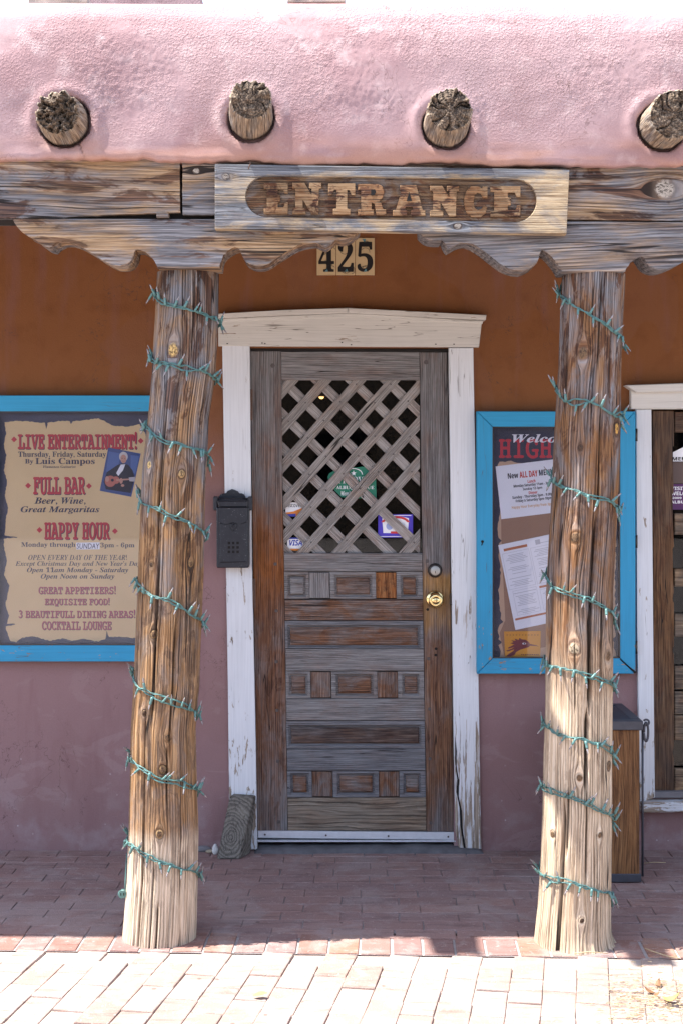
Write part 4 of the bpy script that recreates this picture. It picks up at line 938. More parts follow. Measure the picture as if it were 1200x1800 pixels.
d_ = MB().lathe([(.030, 0), (.030, -.004), (.026, -.010), (.021, -.013)], (bx_, y0d, bz_), 'y', 30).build('deadbolt', M['bronze'], door)
MB().lathe([(.020, -.010), (.020, -.016), (.018, -.0175), (.002, -.0175)], (bx_, y0d, bz_), 'y', 28).build('cylinder', plain('lock_face', (.36, .35, .32), .4, .6, .08, 40), d_)
MB().box(bx_-.0012, bx_+.0012, y0d-.0185, y0d-.0172, bz_-.011, bz_-.001).build('keyhole', M['hole'], d_)
for (x, y, hh_) in ((438, 711, 27), (438.5, 1044, 26), (439, 1346, 26)):
    p = DPt(x-.5, y, DD-.02); h_ = MB(); h_.tube([(p[0], y0d-.008, p[1]-hh_*DW/F), (p[0], y0d-.008, p[1]+hh_*DW/F)], .0065, 10); h_.box(p[0]-.001, p[0]+.012, y0d-.004, y0d-.0005, p[1]-hh_*DW/F, p[1]+hh_*DW/F)
    hg = h_.build('hinge', M['rusty'], door)
# lock strike on the edge side
p = W(794, 1054, DD-.02); MB().box(p.x-.010, p.x+.008, y0d-.012, y0d+.02, p.z-.024, p.z+.024, .003).build('strike', M['bronze'], door)
q0, q1 = W(453.5, 1461, DD-.01), W(799, 1475, DD-.01)
sw = MB().prism([(q0.x, q0.z), (q1.x, q0.z-.006), (q1.x, q1.z-.004), (q0.x, q1.z+.004)], y0d-.009, y0d+.004, .002).build('door_sweep', M['alu'], door)
for x in (466, 573, 682, 787):
    p = W(x, 1467+(x-466)*.012, DD-.01); MB().lathe([(.0042, -.011), (.0035, -.0085)], (p.x, y0d, p.z), 'y', 10).build('screw', M['nail'], sw)
MB().box(q0.x-.004, q1.x+.004, y0d-.012, y0d+.04, q1.z-.012, q1.z-.005, .001).build('drip_strip', M['alu'], door)

# stickers on the pane
ys = y0d+.0305
green = flat('sign_green', (.012, .17, .10)); white = flat('print_white', (.78, .78, .80)); blue = flat('print_blue', (.035, .05, .36)); red = flat('print_red', (.55, .035, .035))
navy = flat('print_navy', (.040, .045, .095)); blackp = flat('print_black', (.012, .012, .014)); orangep = flat('print_orange', (.72, .22, .03)); Dg = DD+.03
def thick(name, pts, D, yb, t, mat, label=None, cat=None, group=None):
    P = [W(x, y, D) for x, y in pts]; o = MB().prism([(p.x, p.z) for p in P], yb, yb+t).build(name, mat)
    return tag(o, label, cat, group) if label else o
gs = thick('window_sign', [(576,838),(579,832),(586,828),(612,823),(640,820),(660,826),(661,876),(622,876),(600,874),(588,862),(578,850)], Dg, ys, .001, green, 'green round-topped sign inside the door glass, crossed by lattice slats', 'window sign')
yt = ys-.0005
text_on(gs, 'APPROVED', (585, 655, 838, 850), yt, Dg, white, 'bs'); text_on(gs, 'ALBUQUERQUE', (591, 657, 854, 861), yt, Dg, white, 'bs'); text_on(gs, 'Member', (598, 622, 863, 871), yt, Dg, white, 'bi')
rg = circ(621, 834, 16, 11, 28); ri = circ(621, 834, 14.5, 9.7, 28)
for a in range(0, 14): flat_poly(gs, 'print_ring', [rg[14+a], rg[(15+a) % 28], ri[(15+a) % 28], ri[14+a]], yt, Dg, white)
flat_poly(gs, 'print_star', [(621+ (5 if i % 2 == 0 else 2)*math.sin(i*math.pi/5), 832-(5 if i % 2 == 0 else 2)*math.cos(i*math.pi/5)) for i in range(10)], yt, Dg, white)
pmt = thick('permit', [(664,904),(725,904),(725,945),(664,945)], Dg, ys, .001, flat('permit_blue', (.06, .035, .42)), 'blue permit card with red arch inside the door glass, in the lower lattice gap', 'permit')
flat_poly(pmt, 'print_field', [(671,911),(683,908.5),(695,907.5),(707,908.5),(718,911),(716,937),(673,937)], yt, Dg, white)
arch = [(669, 918)]+[(694.5-24*math.cos(a), 918-11*math.sin(a)) for a in np.linspace(.2, math.pi-.2, 12)]+[(720,918),(715,918)]+[(694.5+20*math.cos(a), 919-8.0*math.sin(a)) for a in np.linspace(.25, math.pi-.25, 12)]+[(674,918)]
flat_poly(pmt, 'print_arch', arch, yt-.0003, Dg, red); flat_poly(pmt, 'print_emblem', circ(684, 925, 6, 6.5), yt-.0003, Dg, flat('emblem_blue', (.3, .36, .6)))
flat_poly(pmt, 'print_bar', [(686,934),(703,934),(703,938),(686,938)], yt-.0003, Dg, red)
for i in range(5): flat_poly(pmt, 'print_line', [(697,919+i*2.8),(711,919+i*2.8),(711,920+i*2.8),(697,920+i*2.8)], yt-.0003, Dg, flat('print_grey', (.35, .38, .5)))
for yy_ in (905.5, 942.5): flat_poly(pmt, 'print_line', [(667,yy_),(722,yy_),(722,yy_+1.2),(667,yy_+1.2)], yt-.0003, Dg, white)
ds_ = thick('card_sticker', [(502,883),(531,883),(531,908),(502,908)], Dg, ys, .001, white, 'white card sticker with orange curve inside the door glass by the hinge side', 'sticker', 'card stickers in the door glass')
text_on(ds_, 'DISCOVER', (503, 530.5, 886, 891.5), yt, Dg, blackp, 'sans'); flat_poly(ds_, 'print_curve', [(502,901),(516,899),(531,893),(531,908),(502,908)], yt, Dg, orangep); flat_poly(ds_, 'print_band', [(502,904),(520,903),(520,908),(502,908)], yt-.0003, Dg, blue)
vs_ = thick('card_sticker', [(505,945),(535,945),(535,968),(505,968)], Dg, ys, .001, white, 'white card sticker with blue capitals at the bottom corner of the door glass', 'sticker', 'card stickers in the door glass')
text_on(vs_, 'VISA', (508, 532, 949, 959), yt, Dg, blue, 'sans', .02, shear=.2); flat_poly(vs_, 'print_band', [(505,945),(535,945),(535,947.5),(505,947.5)], yt, Dg, blue); flat_poly(vs_, 'print_band', [(505,964.5),(535,964.5),(535,968),(505,968)], yt, Dg, orangep)
# dim lamp deep in the room
e = NT('lamp_glow'); e.p.inputs['Emission Color'].default_value = (1, .55, .18, 1); e.p.inputs['Emission Strength'].default_value = 3
lp = W(565, 696, DW+1.3); o = empty('ceiling_lamp', lp, 'small amber ceiling lamp glowing in the dark room behind the lattice', 'lamp')
MB().lathe([(.002, .02), (.012, .012), (.015, 0), (.010, -.012), (.002, -.016)], lp, 'z', 12).build('bulb', e.m, o)
MB().lathe([(.055, -.004), (.045, .015), (.02, .035), (.004, .04), (.003, .5)], lp, 'z', 16).build('lamp_shade', plain('amber_shade', (.22, .10, .03), .5), o)

# ------------------------------------------------------------------ door frame
UND = ((.10, .075, .055), (.30, .235, .18), (.45, .38, .31))
M['white_warm'] = painted('warm_lit_white_paint', (.60, .575, .53), UND, ((0, .25), (1, .25)), dirt=.3)  # white header paint; the warm bounce light up there is put into its colour
M['jamb'] = painted('white_jamb_paint', (.66, .67, .69), UND, ((0, .62), (.10, .50), (.25, .40), (.4, .26), (1, .15)), (0, 2.1), dirt=.18)
M['jamb2'] = painted('flaked_jamb_paint', (.66, .67, .69), UND, ((0, .66), (.12, .55), (.25, .44), (.4, .28), (1, .15)), (0, 2.1), dirt=.18, flake=(75, 3.5))
fr = empty('door_frame', (W(393, 0, DW).x, -.02, 0), 'white painted door frame with peeling jambs and a shallow peaked header', 'door frame')
def FQ(name, pts, y, t, mat, ax, parent=fr, bev=.003): 
    P = [W(x, yy_, DW+y) for x, yy_ in pts]; return MB().prism([(p.x, p.z) for p in P], y, y+t, bev).build(name, mat, parent, ax)
FQ('jamb', [(391,606),(439,608),(440.5,780),(443,1000),(450,1330),(452.5,1494),(404,1494),(401,1200),(396,900)], -.022, .05, M['jamb'], 'z')
FQ('jamb', [(788,611),(831,611),(834,800),(840,1200),(845,1493),(806,1491),(800,1462),(797,1300),(793,1000)], -.022, .05, M['jamb2'], 'z')
FQ('header', [(384,552),(611,543),(847,558),(841,610),(384,608)], -.030, .06, M['white_warm'], 'x')
FQ('header_cap', [(383,551),(500,545),(611,541),(611,549.5),(500,554),(383,559)], -.058, .085, M['white_warm'], 'x')
FQ('header_cap', [(611.5,541),(700,546),(854,553.5),(853,562),(700,555),(611.5,549.5)], -.056, .083, M['white_warm'], 'x')
FQ('header_moulding', [(385,560),(611,551),(849,564),(847,569),(611,557),(385,566)], -.038, .02, M['white_warm'], 'x')
for (x, y) in ((400,604),(461,603),(466,604),(601,602),(617,606),(765,605),(797,605)):
    p = W(x, y, DW-.03); MB().box(p.x-.003, p.x+.003, -.032, -.0295, p.z-.002, p.z+.002).build('nail_hole', M['hole'], fr)
FQ('door_gap_shade', [(440,611),(788,613),(788,619),(440,616.5)], .006, .05, M['hole'], 'x')  # near-black strips; shade of the gap round the leaf put into the colour
FQ('door_gap_shade', [(786.5,615),(791,615),(803,1490),(799,1490)], .016, .03, M['hole'], 'z'); FQ('door_gap_shade', [(436,615),(440,615),(452.5,1490),(448,1490)], .016, .03, M['hole'], 'z')
# cleft in the jamb near the foot
FQ('jamb_split', [(799,1290),(802,1320),(801,1345),(806,1372),(805,1400),(811,1425),(812,1455),(818,1492),(814,1492),(808,1450),(807,1420),(801,1392),(803,1370),(799,1340)], -.0235, .004, M['hole'], 'z', bev=.001)
a, b = W(447, 1480, DW-.03), W(848, 1499, DW-.03); nx_, ny_ = 90, 10; sx_ = np.linspace(a.x, b.x, nx_)[None, :].repeat(ny_, 0); tv = np.linspace(0, 1, ny_)[:, None]
hz = (.020 + .010*fbm(sx_[:1]*9, 1.0, 0, 55, 3))*np.clip(np.minimum(sx_[:1]-a.x, b.x-sx_[:1])/.03, 0, 1)**.5
prY = np.interp(tv, [0, .35, .6, 1], [.03, -.03, -.045, -.056]) + .010*fbm(sx_*7, tv*2, 0, 56, 3)*(tv > .5); prZ = np.interp(tv, [0, .35, .6, .8, 1], [1.0, 1.0, .85, .4, -.2])*hz + .0015*vnoise(sx_*60, tv*9, 0, 57)
th1 = link('door_sill', grid_mesh('door_sill', np.stack([sx_, prY, prZ], -1)[:, ::-1]), M['sillc'])
tag(th1, 'worn grey concrete sill at the foot of the entrance door', 'door sill')

# ------------------------------------------------------------------ house number tiles
M['tile'] = plain('glazed_tan_tile', (.50, .37, .21), .3, 0, .08, 40, .1)
M['ink'] = flat('black_ink', (.010, .009, .010), .35); M['vine'] = flat('vine_teal', (.10, .22, .25), .4)
for k, (x0, x1, dg, lb) in enumerate(((557, 590, '4', 'tan glazed tile with black numeral 4, first in the row above the door'), (591, 623.5, '2', 'tan glazed tile with black numeral 2, between the tiles 4 and 5'), (624.5, 657.5, '5', 'tan glazed tile with black numeral 5, last in the row above the door'))):
    tl_ = thick('number_tile', [(x0,419),(x1,419),(x1,484),(x0,484)], DW, -.009, .009, M['tile'], lb, 'house number', 'house number tiles')
    text_on(tl_, dg, (x0+3.5, x1-3, 426, 478), -.0096, DW, M['ink'], 'bs', .012)
    for q in range(4):
        cxx, cyy = R.uniform(x0+7, x1-7), R.choice([430, 442, 462, 474]); a0 = R.uniform(0, 6.28); pth = []
        for s in range(9): a = a0+s*.38; pth.append(W(cxx+(5+s*.6)*math.cos(a), cyy+(4+s*.5)*math.sin(a), DW) + Vector((0, -.0100, 0)))
        pth = [Vector((max(W(x0+1,0,DW).x, min(W(x1-1,0,DW).x, p.x)), p.y, max(W(0,483,DW).z, min(W(0,420,DW).z, p.z)))) for p in pth]
        MB().tube(pth, .0011, 4).build('vine', M['ink'], tl_)
    flat_poly(tl_, 'leaf', [(x1-22,421),(x1-15,420.5),(x1-17,427)], -.0102, DW, M['vine']); flat_poly(tl_, 'leaf', [(x0+14,478),(x0+20,478),(x0+18,472.5)], -.0102, DW, M['vine'])

# ------------------------------------------------------------------ notice cases
UB = ((.12, .075, .045), (.32, .20, .12), (.42, .30, .2))
M['blue'] = painted('blue_paint', (.026, .275, .48), UB, ((0, .34), (.15, .36), (.22, .30), (.34, .18), (1, .1)), (.5, 1.9), dirt=.3, flake=(60, 20))
parch = NT('parchment_print', .6, .3); _p = parch.obj(); parch.col(parch.mix(parch.noise(_p, 4, 4, .6), (.62, .45, .235), (.78, .58, .31)))
dusk = NT('slate_print', .6, .3); _p = dusk.obj(); dusk.col(dusk.mix(dusk.noise(_p, 9, 4, .6, 1.0), (.055, .058, .085), (.095, .10, .14)))
dusk2 = NT('charcoal_print', .6, .3); _p = dusk2.obj(); dusk2.col(dusk2.mix(dusk2.noise(_p, 9, 4, .6, 1.0), (.035, .035, .052), (.058, .058, .085)))
woodp = flat('poster_red', (.50, .045, .06)); pinkp = flat('poster_rose', (.40, .09, .12)); ink = flat('poster_ink', (.045, .045, .075))
def rag(x0, x1, y0, y1, amp=5, seed=0, step=5):
    rr_ = random.Random(seed); pts = []; 
    def walk(a, b, fixed, horiz, sgn):
        n = max(2, int(abs(b-a)/step)); d = 0; o = []
        for i in range(n):
            d = max(-amp, min(amp, d*.82 + rr_.uniform(-1, 1)*amp*.55)); sp = (rr_.random() < .05)*amp*1.6
            v = a+(b-a)*i/n; o.append((v, fixed+sgn*(d+sp)) if horiz else (fixed+sgn*(d+sp), v))
        return o
    return walk(x0, x1, y0, True, 1) + walk(y0, y1, x1, False, -1) + walk(x1, x0, y1, True, -1) + walk(y1, y0, x0, False, 1)
def case(label, ox0, ox1, oy0, oy1, ix0, ix1, iy0, iy1, yb=-.055):
    c = empty('notice_case', (W((ox0+ox1)/2, 0, DW).x, 0, W(0, oy1, DW).z), label, 'notice case', 'blue notice cases')
    D_ = DW + yb
    def P(pts, nm, ax): 
        q = [W(x, y, D_) for x, y in pts]; return MB().prism([(p.x, p.z) for p in q], yb, 0, .0025).build(nm, M['blue'], c, ax)
    P([(ox0, oy0), (ox1, oy0), (ix1, iy0), (ix0, iy0)], 'frame_rail', 'x'); P([(ox0+.4, oy1), (ox1-.4, oy1), (ix1-.4, iy1+.3), (ix0+.4, iy1+.3)], 'frame_rail', 'x')
    P([(ox0, oy0+.5), (ix0-.3, iy0+.2), (ix0-.3, iy1), (ox0, oy1-.5)], 'frame_stile', 'z'); P([(ox1, oy0+.5), (ix1+.3, iy0+.2), (ix1+.3, iy1), (ox1, oy1-.8)], 'frame_stile', 'z')
    for (a, b, c_, d) in ((ix0-2, ix1+2, iy0-2, iy0+1.6), (ix0-2, ix1+2, iy1-1.6, iy1+2), (ix0-2, ix0+1.6, iy0, iy1), (ix1-1.6, ix1+2, iy0, iy1)):
        p, q = W(a, d, D_), W(b, c_, D_); MB().box(p.x, q.x, yb+.004, yb+.016, p.z, q.z).build('glazing_bead', M['bronze'], c)
    p, q = W(ix0-1, iy1+1, D_), W(ix1+1, iy0-1, D_); MB().box(p.x, q.x, yb+.009, yb+.0115, p.z, q.z).build('pane', M['case_glass'], c)
    MB().box(p.x-.01, q.x+.01, -.014, -.006, p.z-.01, q.z+.01).build('back_panel', M['bronze'], c)
    return c
c1 = case('big blue framed notice case holding the tan entertainment poster, partly behind the browner post', -34, 300, 695, 1163, -4, 266, 723, 1134)
def pz(x, y): return (x/3.0, 680+y/3.0)
yp = -.016; Dp = DW-.02
po1 = thick('poster', [(-3,724),(265,724),(265,1133),(-3,1133)], Dp, yp, .0012, dusk.m, 'tan parchment poster with red western headings in the big blue case', 'poster')
edge_ = []
for (x, y) in [(25,185),(90,180),(160,183),(238,190),(246,225),(252,190),(330,178),(368,180),(376,196),(384,180),(450,176),(520,165),(560,185),(600,205),(680,210),(735,195),(770,250),(780,600),(778,1000),(772,1320),(700,1325),(640,1318),(575,1320),(562,1285),(556,1330),(520,1345),(440,1330),(380,1338),(330,1328),(260,1340),(200,1322),(170,1318),(120,1322),(85,1348),(55,1340),(40,1300),(30,1265),(80,1256),(78,1250),(36,1250),(48,1205),(30,1150),(42,1090),(50,1050),(22,990),(38,920),(24,860),(20,800),(92,796),(90,790),(26,785),(30,700),(44,640),(26,580),(38,500),(22,440),(34,360),(20,300),(34,250)]: edge_.append(pz(x, y))
rr2 = random.Random(5); ed2 = []
for i in range(len(edge_)):
    a, b = edge_[i], edge_[(i+1) % len(edge_)]; n = max(1, int(math.dist(a, b)/3.2))
    for k in range(n):
        f = k/n; ed2.append((a[0]+(b[0]-a[0])*f + rr2.uniform(-.7, .7), a[1]+(b[1]-a[1])*f + rr2.uniform(-.7, .7)))
flat_poly(po1, 'print_parchment', ed2, yp-.0004, Dp, parch.m)
def head(par, s, bx, y, D, zf, kind='mono', off=.03, c=None, sh=1.1):
    x0, y0 = zf(bx[0], bx[2]); x1, y1 = zf(bx[1], bx[3])
    text_on(par, s, (x0+sh, x1+sh, y0+sh, y1+sh), y-.0004, D, ink, kind, off); text_on(par, s, (x0, x1, y0, y1), y-.0008, D, c or woodp, kind, off)
def line(par, s, bx, y, D, zf, kind='bi', off=.0, c=None):
    x0, y0 = zf(bx[0], bx[2]); x1, y1 = zf(bx[1], bx[3]); text_on(par, s, (x0, x1, y0, y1), y-.0006, D, c or ink, kind, off)
def dia(par, cx, cy, r, y, D, zf, c): x, yy_ = zf(cx, cy); flat_poly(par, 'print_diamond', [(x, yy_-r), (x+r, yy_), (x, yy_+r), (x-r, yy_)], y-.0007, D, c)
yq = yp-.0004
head(po1, 'LIVE ENTERTAINMENT!', (97, 720, 237, 328), yq, Dp, pz); head(po1, 'FULL BAR', (178, 448, 477, 568), yq, Dp, pz); head(po1, 'HAPPY HOUR', (237, 578, 714, 806), yq, Dp, pz)
for cx, cy in ((75,277),(743,285),(149,521),(470,523),(209,755),(607,761)): dia(po1, cx, cy, 5.2, yq, Dp, pz, woodp)
line(po1, 'Thursday, Friday, Saturday', (97, 560, 341, 377), yq, Dp, pz, 'bs', .012); line(po1, 'By', (133, 176, 381, 411), yq, Dp, pz, 'bs', .012); line(po1, 'Luis Campos', (188, 500, 375, 416), yq, Dp, pz, 'bs', .015)
line(po1, 'Flamenco Guitarist', (228, 400, 415, 428), yq, Dp, pz, 'bs', .01)
line(po1, 'Beer, Wine,', (182, 452, 583, 622), yq, Dp, pz, 'bi', .015); line(po1, 'Great Margaritas', (110, 525, 630, 670), yq, Dp, pz, 'bi', .015)
line(po1, 'Monday through', (113, 398, 820, 851), yq, Dp, pz, 'bs', .012); line(po1, '3pm - 6pm', (530, 710, 822, 853), yq, Dp, pz, 'bs', .012)
flat_poly(po1, 'print_patch', [pz(402, 822), pz(526, 820), pz(527, 857), pz(403, 858)], yq-.0005, Dp, white); text_on(po1, 'SUNDAY', (*[pz(406, 0)[0], pz(524, 0)[0]], pz(0, 826)[1], pz(0, 854)[1]), yq-.0009, Dp, ink, None, .008, shear=.1)
line(po1, 'OPEN EVERY DAY OF THE YEAR!', (150, 670, 886, 914), yq, Dp, pz, 'bi'); line(po1, "Except Christmas Day and New Year's Day", (82, 742, 919, 951), yq, Dp, pz, 'bi')
line(po1, 'Open 11am Monday - Saturday', (143, 677, 952, 985), yq, Dp, pz, 'bi', .01); line(po1, 'Open Noon on Sunday', (216, 604, 986, 1019), yq, Dp, pz, 'bi', .01)
for s, b in (('GREAT APPETIZERS!', (205, 609, 1049, 1093)), ('EXQUISITE FOOD!', (238, 577, 1112, 1157)), ('3 BEAUTIFULL DINING AREAS!', (100, 712, 1175, 1219)), ('COCKTAIL LOUNGE', (223, 587, 1237, 1282))): head(po1, s, b, yq, Dp, pz, c=pinkp, sh=.7)
# photograph of the guitarist stuck on the poster
yh = yq-.0022
ph = thick('photo_card', [pz(572,320), pz(743,352), pz(693,580), pz(527,548)], Dp, yh, .0008, flat('photo_blue', (.05, .085, .22)), 'tilted blue photo of a white haired guitarist in black jacket on the tan poster', 'photo')
skin = flat('photo_skin', (.50, .27, .20)); hair = flat('photo_hair', (.55, .53, .50)); jk = flat('photo_jacket', (.015, .017, .03)); gt = flat('photo_guitar', (.46, .15, .11)); bl2 = flat('photo_glow', (.09, .15, .34))
def pl(nm, pts, m, dy): flat_poly(ph, nm, [pz(*p) for p in pts], yh-dy, Dp, m)
pl('print_glow', [(575,340),(640,352),(620,430),(560,450)], bl2, .0002); pl('print_glow', [(690,360),(735,365),(715,460),(690,440)], bl2, .0002)
pl('print_jacket', [(620,412),(650,403),(678,412),(700,440),(712,480),(700,520),(690,560),(560,540),(548,500),(565,450)], jk, .0004)
pl('print_shirt', [(638,410),(662,408),(650,440),(625,470),(614,455)], white, .0006)
pl('print_hair', circ(652, 368, 23, 26), hair, .0006); pl('print_face', circ(652, 380, 16, 23), skin, .0008)
pl('print_eyes', [(643,376),(648,375),(648,378),(643,379)], jk, .001); pl('print_eyes', [(656,377),(661,378),(661,380),(656,380)], jk, .001); pl('print_mouth', [(646,392),(658,393),(657,395),(646,394)], gt, .001)
pl('print_guitar', circ(583, 498, 29, 30), gt, .0008); pl('print_guitar', circ(612, 492, 20, 20), gt, .00085); pl('print_sound_hole', circ(594, 492, 8, 8), jk, .001)
pl('print_neck', [(615,487),(712,482),(712,489),(615,496)], skin, .001); pl('print_hand', circ(566, 486, 10, 15), skin, .0012); pl('print_hand', circ(640, 496, 9, 15), skin, .0012); pl('print_hand', circ(648, 520, 9, 7), skin, .0012)
pl('print_pegs', [(680,478),(714,474),(714,500),(684,498)], flat('photo_pegs', (.45, .42, .42)), .0011)

def qz(x, y): return (820+x/3.158, 660+y/3.158)
def qp(*p): return [qz(*a) for a in p]
c2 = case('small blue framed notice case with chipped lower corner, beside the paler post', 837.4, 1116, 723, 1184.5, 865, 1089, 750, 1157)
p = W(847, 952, DW-.058); MB().lathe([(.006, -.0575), (.005, -.054)], (p.x, 0, p.z), 'y', 12).build('keyhole', M['hole'], c2); MB().tube([(p.x, -.056, p.z-.006), (p.x-.003, -.0562, p.z-.016)], .0022, 6).build('keyhole', M['hole'], c2)
q1_, q2_ = qz(848, 1575), qz(935, 1650); a_, b_ = W(q1_[0], q1_[1], DW-.056), W(q2_[0], q2_[1], DW-.056)
MB().tube([(a_.x, -.0555, a_.z), (b_.x, -.0555, b_.z)], [.0015, .0048], 6).build('mitre_gap', M['hole'], c2)
for y in (330, 922, 1510):
    x_, y_ = qz(937, y); p = W(x_, y_, DW-.05); MB().tube([(p.x+.002, -.05, p.z-.026), (p.x+.002, -.05, p.z+.026)], .005, 8).build('hinge', M['bronze'], c2)
po2 = thick('poster', qp((147,290),(847,290),(847,1566),(147,1566)), Dp, yp, .0012, dusk2.m, 'dark welcome poster with red slab heading in the small blue case', 'poster')
tan = flat('poster_tan', (.50, .33, .21)); tan2 = flat('poster_tan_field', (.30, .17, .105))
flat_poly(po2, 'print_parchment', [qz(x, y) for x, y in rag(180, 826, 482, 1562, 11, 3, 16)], yp-.0004, Dp, tan)
flat_poly(po2, 'print_field', qp((186,520),(806,500),(806,1430),(206,1556),(180,1430),(212,1360),(190,900)), yp-.0006, Dp, tan2)
head(po2, 'HIGH NOON', (180, 806, 352, 459), yp-.0008, Dp, qz, sh=.8, c=flat('poster_bright_red', (.50, .035, .05))); line(po2, 'Welcome to', (250, 735, 326, 372), yp-.0018, Dp, qz, 'bi', .02, c=white)
wp = NT('paper', .7, .3); wp.col((.80, .80, .82)); M['paper'] = wp.m
def sheet_on(name, pts, y, label, cat, mat=None, group=None): return thick(name, pts, Dp, y, .0004, mat or M['paper'], label, cat, group)
yn = yp-.0032
nm1 = sheet_on('menu_notice', qp((158,505),(560,456),(592,748),(190,798)), yn, 'white sheet with red and black opening times at the top of the small case', 'notice')
bk = flat('ink_black', (.03, .03, .035)); rd = flat('ink_red', (.55, .05, .035)); og = flat('ink_amber', (.62, .33, .10))
def tl2(par, s, x0, x1, yc, h, c, rot, y, kind=None, off=.02):
    a = qz(x0, yc-h/2); b = qz(x1, yc+h/2); text_on(par, s, (a[0], b[0], a[1], b[1]), y-.0005, Dp, c, kind, off, rot=rot)
rt = 5.5
tl2(nm1, 'New', 226, 283, 556, 30, bk, rt, yn, 'sans'); tl2(nm1, 'ALL DAY', 291, 391, 547, 34, rd, rt, yn, 'sans'); tl2(nm1, 'MENU', 399, 478, 537, 32, bk, rt, yn, 'sans')
tl2(nm1, 'Lunch', 336, 379, 586, 18, rd, rt, yn, 'sans'); tl2(nm1, 'Monday-Saturday 11am - 3pm', 258, 465, 607, 20, bk, rt, yn, 'sans'); tl2(nm1, 'Sunday 12-3pm', 310, 417, 628, 18, bk, rt, yn, 'sans'); tl2(nm1, 'Dinner', 342, 390, 649, 17, rd, rt, yn, 'sans')
tl2(nm1, 'Sunday - Thursday 5pm - 9:30pm', 251, 488, 669, 20, bk, rt, yn, 'sans'); tl2(nm1, 'Friday & Saturday 5pm-10pm', 270, 470, 690, 20, bk, rt, yn, 'sans'); tl2(nm1, 'Happy Hour Everyday from 3pm -', 248, 486, 724, 20, og, rt, yn, 'sans', .0)
yn2 = yn-.0012
nm2 = sheet_on('menu_sheet', qp((173,942),(506,872),(600,1343),(268,1413)), yn2, 'long white printed menu hanging aslant in the small blue case', 'menu')
def lp_(u, v):   # place on the long menu, 0..1
    x = 173+(506-173)*u+(268-173)*v; y = 942+(872-942)*u+(1413-942)*v; return qz(x, y)
def lr(u0, u1, v0, v1, c, nm='print_line'): flat_poly(nm2, nm, [lp_(u0, v0), lp_(u1, v0), lp_(u1, v1), lp_(u0, v1)], yn2-.0005, Dp, c)
tc = flat('menu_terracotta', (.45, .15, .06)); gy = flat('print_pale_grey', (.45, .45, .48))
lr(.07, .46, .055, .085, tc, 'print_bar'); lr(.52, .98, .56, .585, tc, 'print_bar'); lr(.03, .97, .87, .893, tc, 'print_bar'); lr(.60, .68, .03, .085, gy, 'print_emblem'); lr(.68, .88, .07, .076, gy)
for (u0, u1, v0, v1) in ((.03, .47, .11, .53), (.50, .97, .11, .53), (.08, .47, .555, .84), (.52, .97, .60, .84)):
    for (a, b, c_, d) in ((u0, u1, v0, v0+.003), (u0, u1, v1, v1+.003), (u0, u0+.004, v0, v1), (u1, u1+.004, v0, v1)): lr(a, b, c_, d, gy)
    v = v0+.03
    while v < v1-.02:
        if R.random() < .82: m_ = (u0+u1)/2; h_ = R.uniform(.10, .19); lr(m_-h_, m_+h_, v, v+.006, gy)
        v += .018
sheet_on('loose_sheet', qp((690,1030),(811,1040),(809,1216),(690,1210)), yn, 'white paper edge showing past the paler post in the small case', 'paper')
yn3 = yn-.0018
oc = sheet_on('orange_card', qp((205,1421),(408,1418),(406,1560),(210,1563)), yn3, 'orange card with a maroon bird head at the bottom of the small case', 'card', flat('card_orange', (.66, .29, .03)))
mar = flat('card_maroon', (.17, .035, .04))
def oz(nm, pts, c, dy=.0005): flat_poly(oc, nm, qp(*pts), yn3-dy, Dp, c)
oz('print_bird', [(225,1512),(262,1493),(238,1486),(258,1480),(244,1470),(270,1473),(262,1460),(286,1468),(290,1457),(305,1465),(322,1466),(340,1478),(350,1490),(385,1498),(400,1506),(385,1502),(350,1500),(340,1508),(318,1515),(295,1522),(272,1535),(262,1552),(240,1560),(215,1560),(230,1545),(255,1530),(262,1520),(225,1532),(215,1528),(250,1515),(262,1508),(230,1516)], mar)
oz('print_bird', circ(316, 1488, 11, 5), flat('card_eye', (.7, .7, .68)), .0008); oz('print_bird', circ(318, 1488, 4, 4), ink, .001)
for x in range(218, 400, 17): oz('print_mark', [(x, 1437), (x+9, 1437), (x+8, 1444), (x+1, 1444)], flat('card_mark', (.42, .17, .03)))
for x in range(300, 395, 10): oz('print_mark', [(x, 1547), (x+6, 1547), (x+6, 1552), (x, 1552)], mar)

# ------------------------------------------------------------------ mailbox
mbx = empty('mailbox', W(409, 998, DW-.02), 'black iron wall mailbox with scrolled back and nine square holes, beside the door', 'mailbox')
bmat = NT('black_iron', .42, .5); _o = bmat.obj(); _f = bmat.noise(_o, 30, 4, .6); _s = bmat.step(bmat.noise(_o, 150, 3, .7), .62, .68); _z = bmat.sep(bmat.pos())[2]
bmat.col(bmat.mix(bmat.math('MULTIPLY', _s, bmat.step(_f, .45, .6)), bmat.mix(_f, (.014, .015, .020), (.038, .040, .050)), (.32, .32, .34))); bmat.p.inputs['Metallic'].default_value = .35; bmat.bump(_f, .2, .002); M['iron'] = bmat.m
Dm = DW-.10
def mz(x, y, D=Dm): p = W(360+x/10, 840+y/10, D); return (p.x, p.z)
MB().prism([mz(205, 520), mz(775, 520), mz(775, 1555), mz(760, 1585), mz(225, 1585), mz(208, 1555)], Dm-DW+.006, -.024, .004).build('body', M['iron'], mbx)
MB().prism([mz(265, 800), mz(745, 770), mz(745, 1480), mz(270, 1490)], Dm-DW, Dm-DW+.008, .003).build('front_plate', M['iron'], mbx)
crown = [(240,400),(250,330),(280,290),(330,275),(380,270),(400,230),(440,215),(480,197),(530,212),(590,240),(605,275),(650,270),(690,290),(715,330),(725,400)]
MB().prism([mz(x, y, DW-.03) for x, y in crown], -.028, -.0235, .001).build('back_plate', M['iron'], mbx)
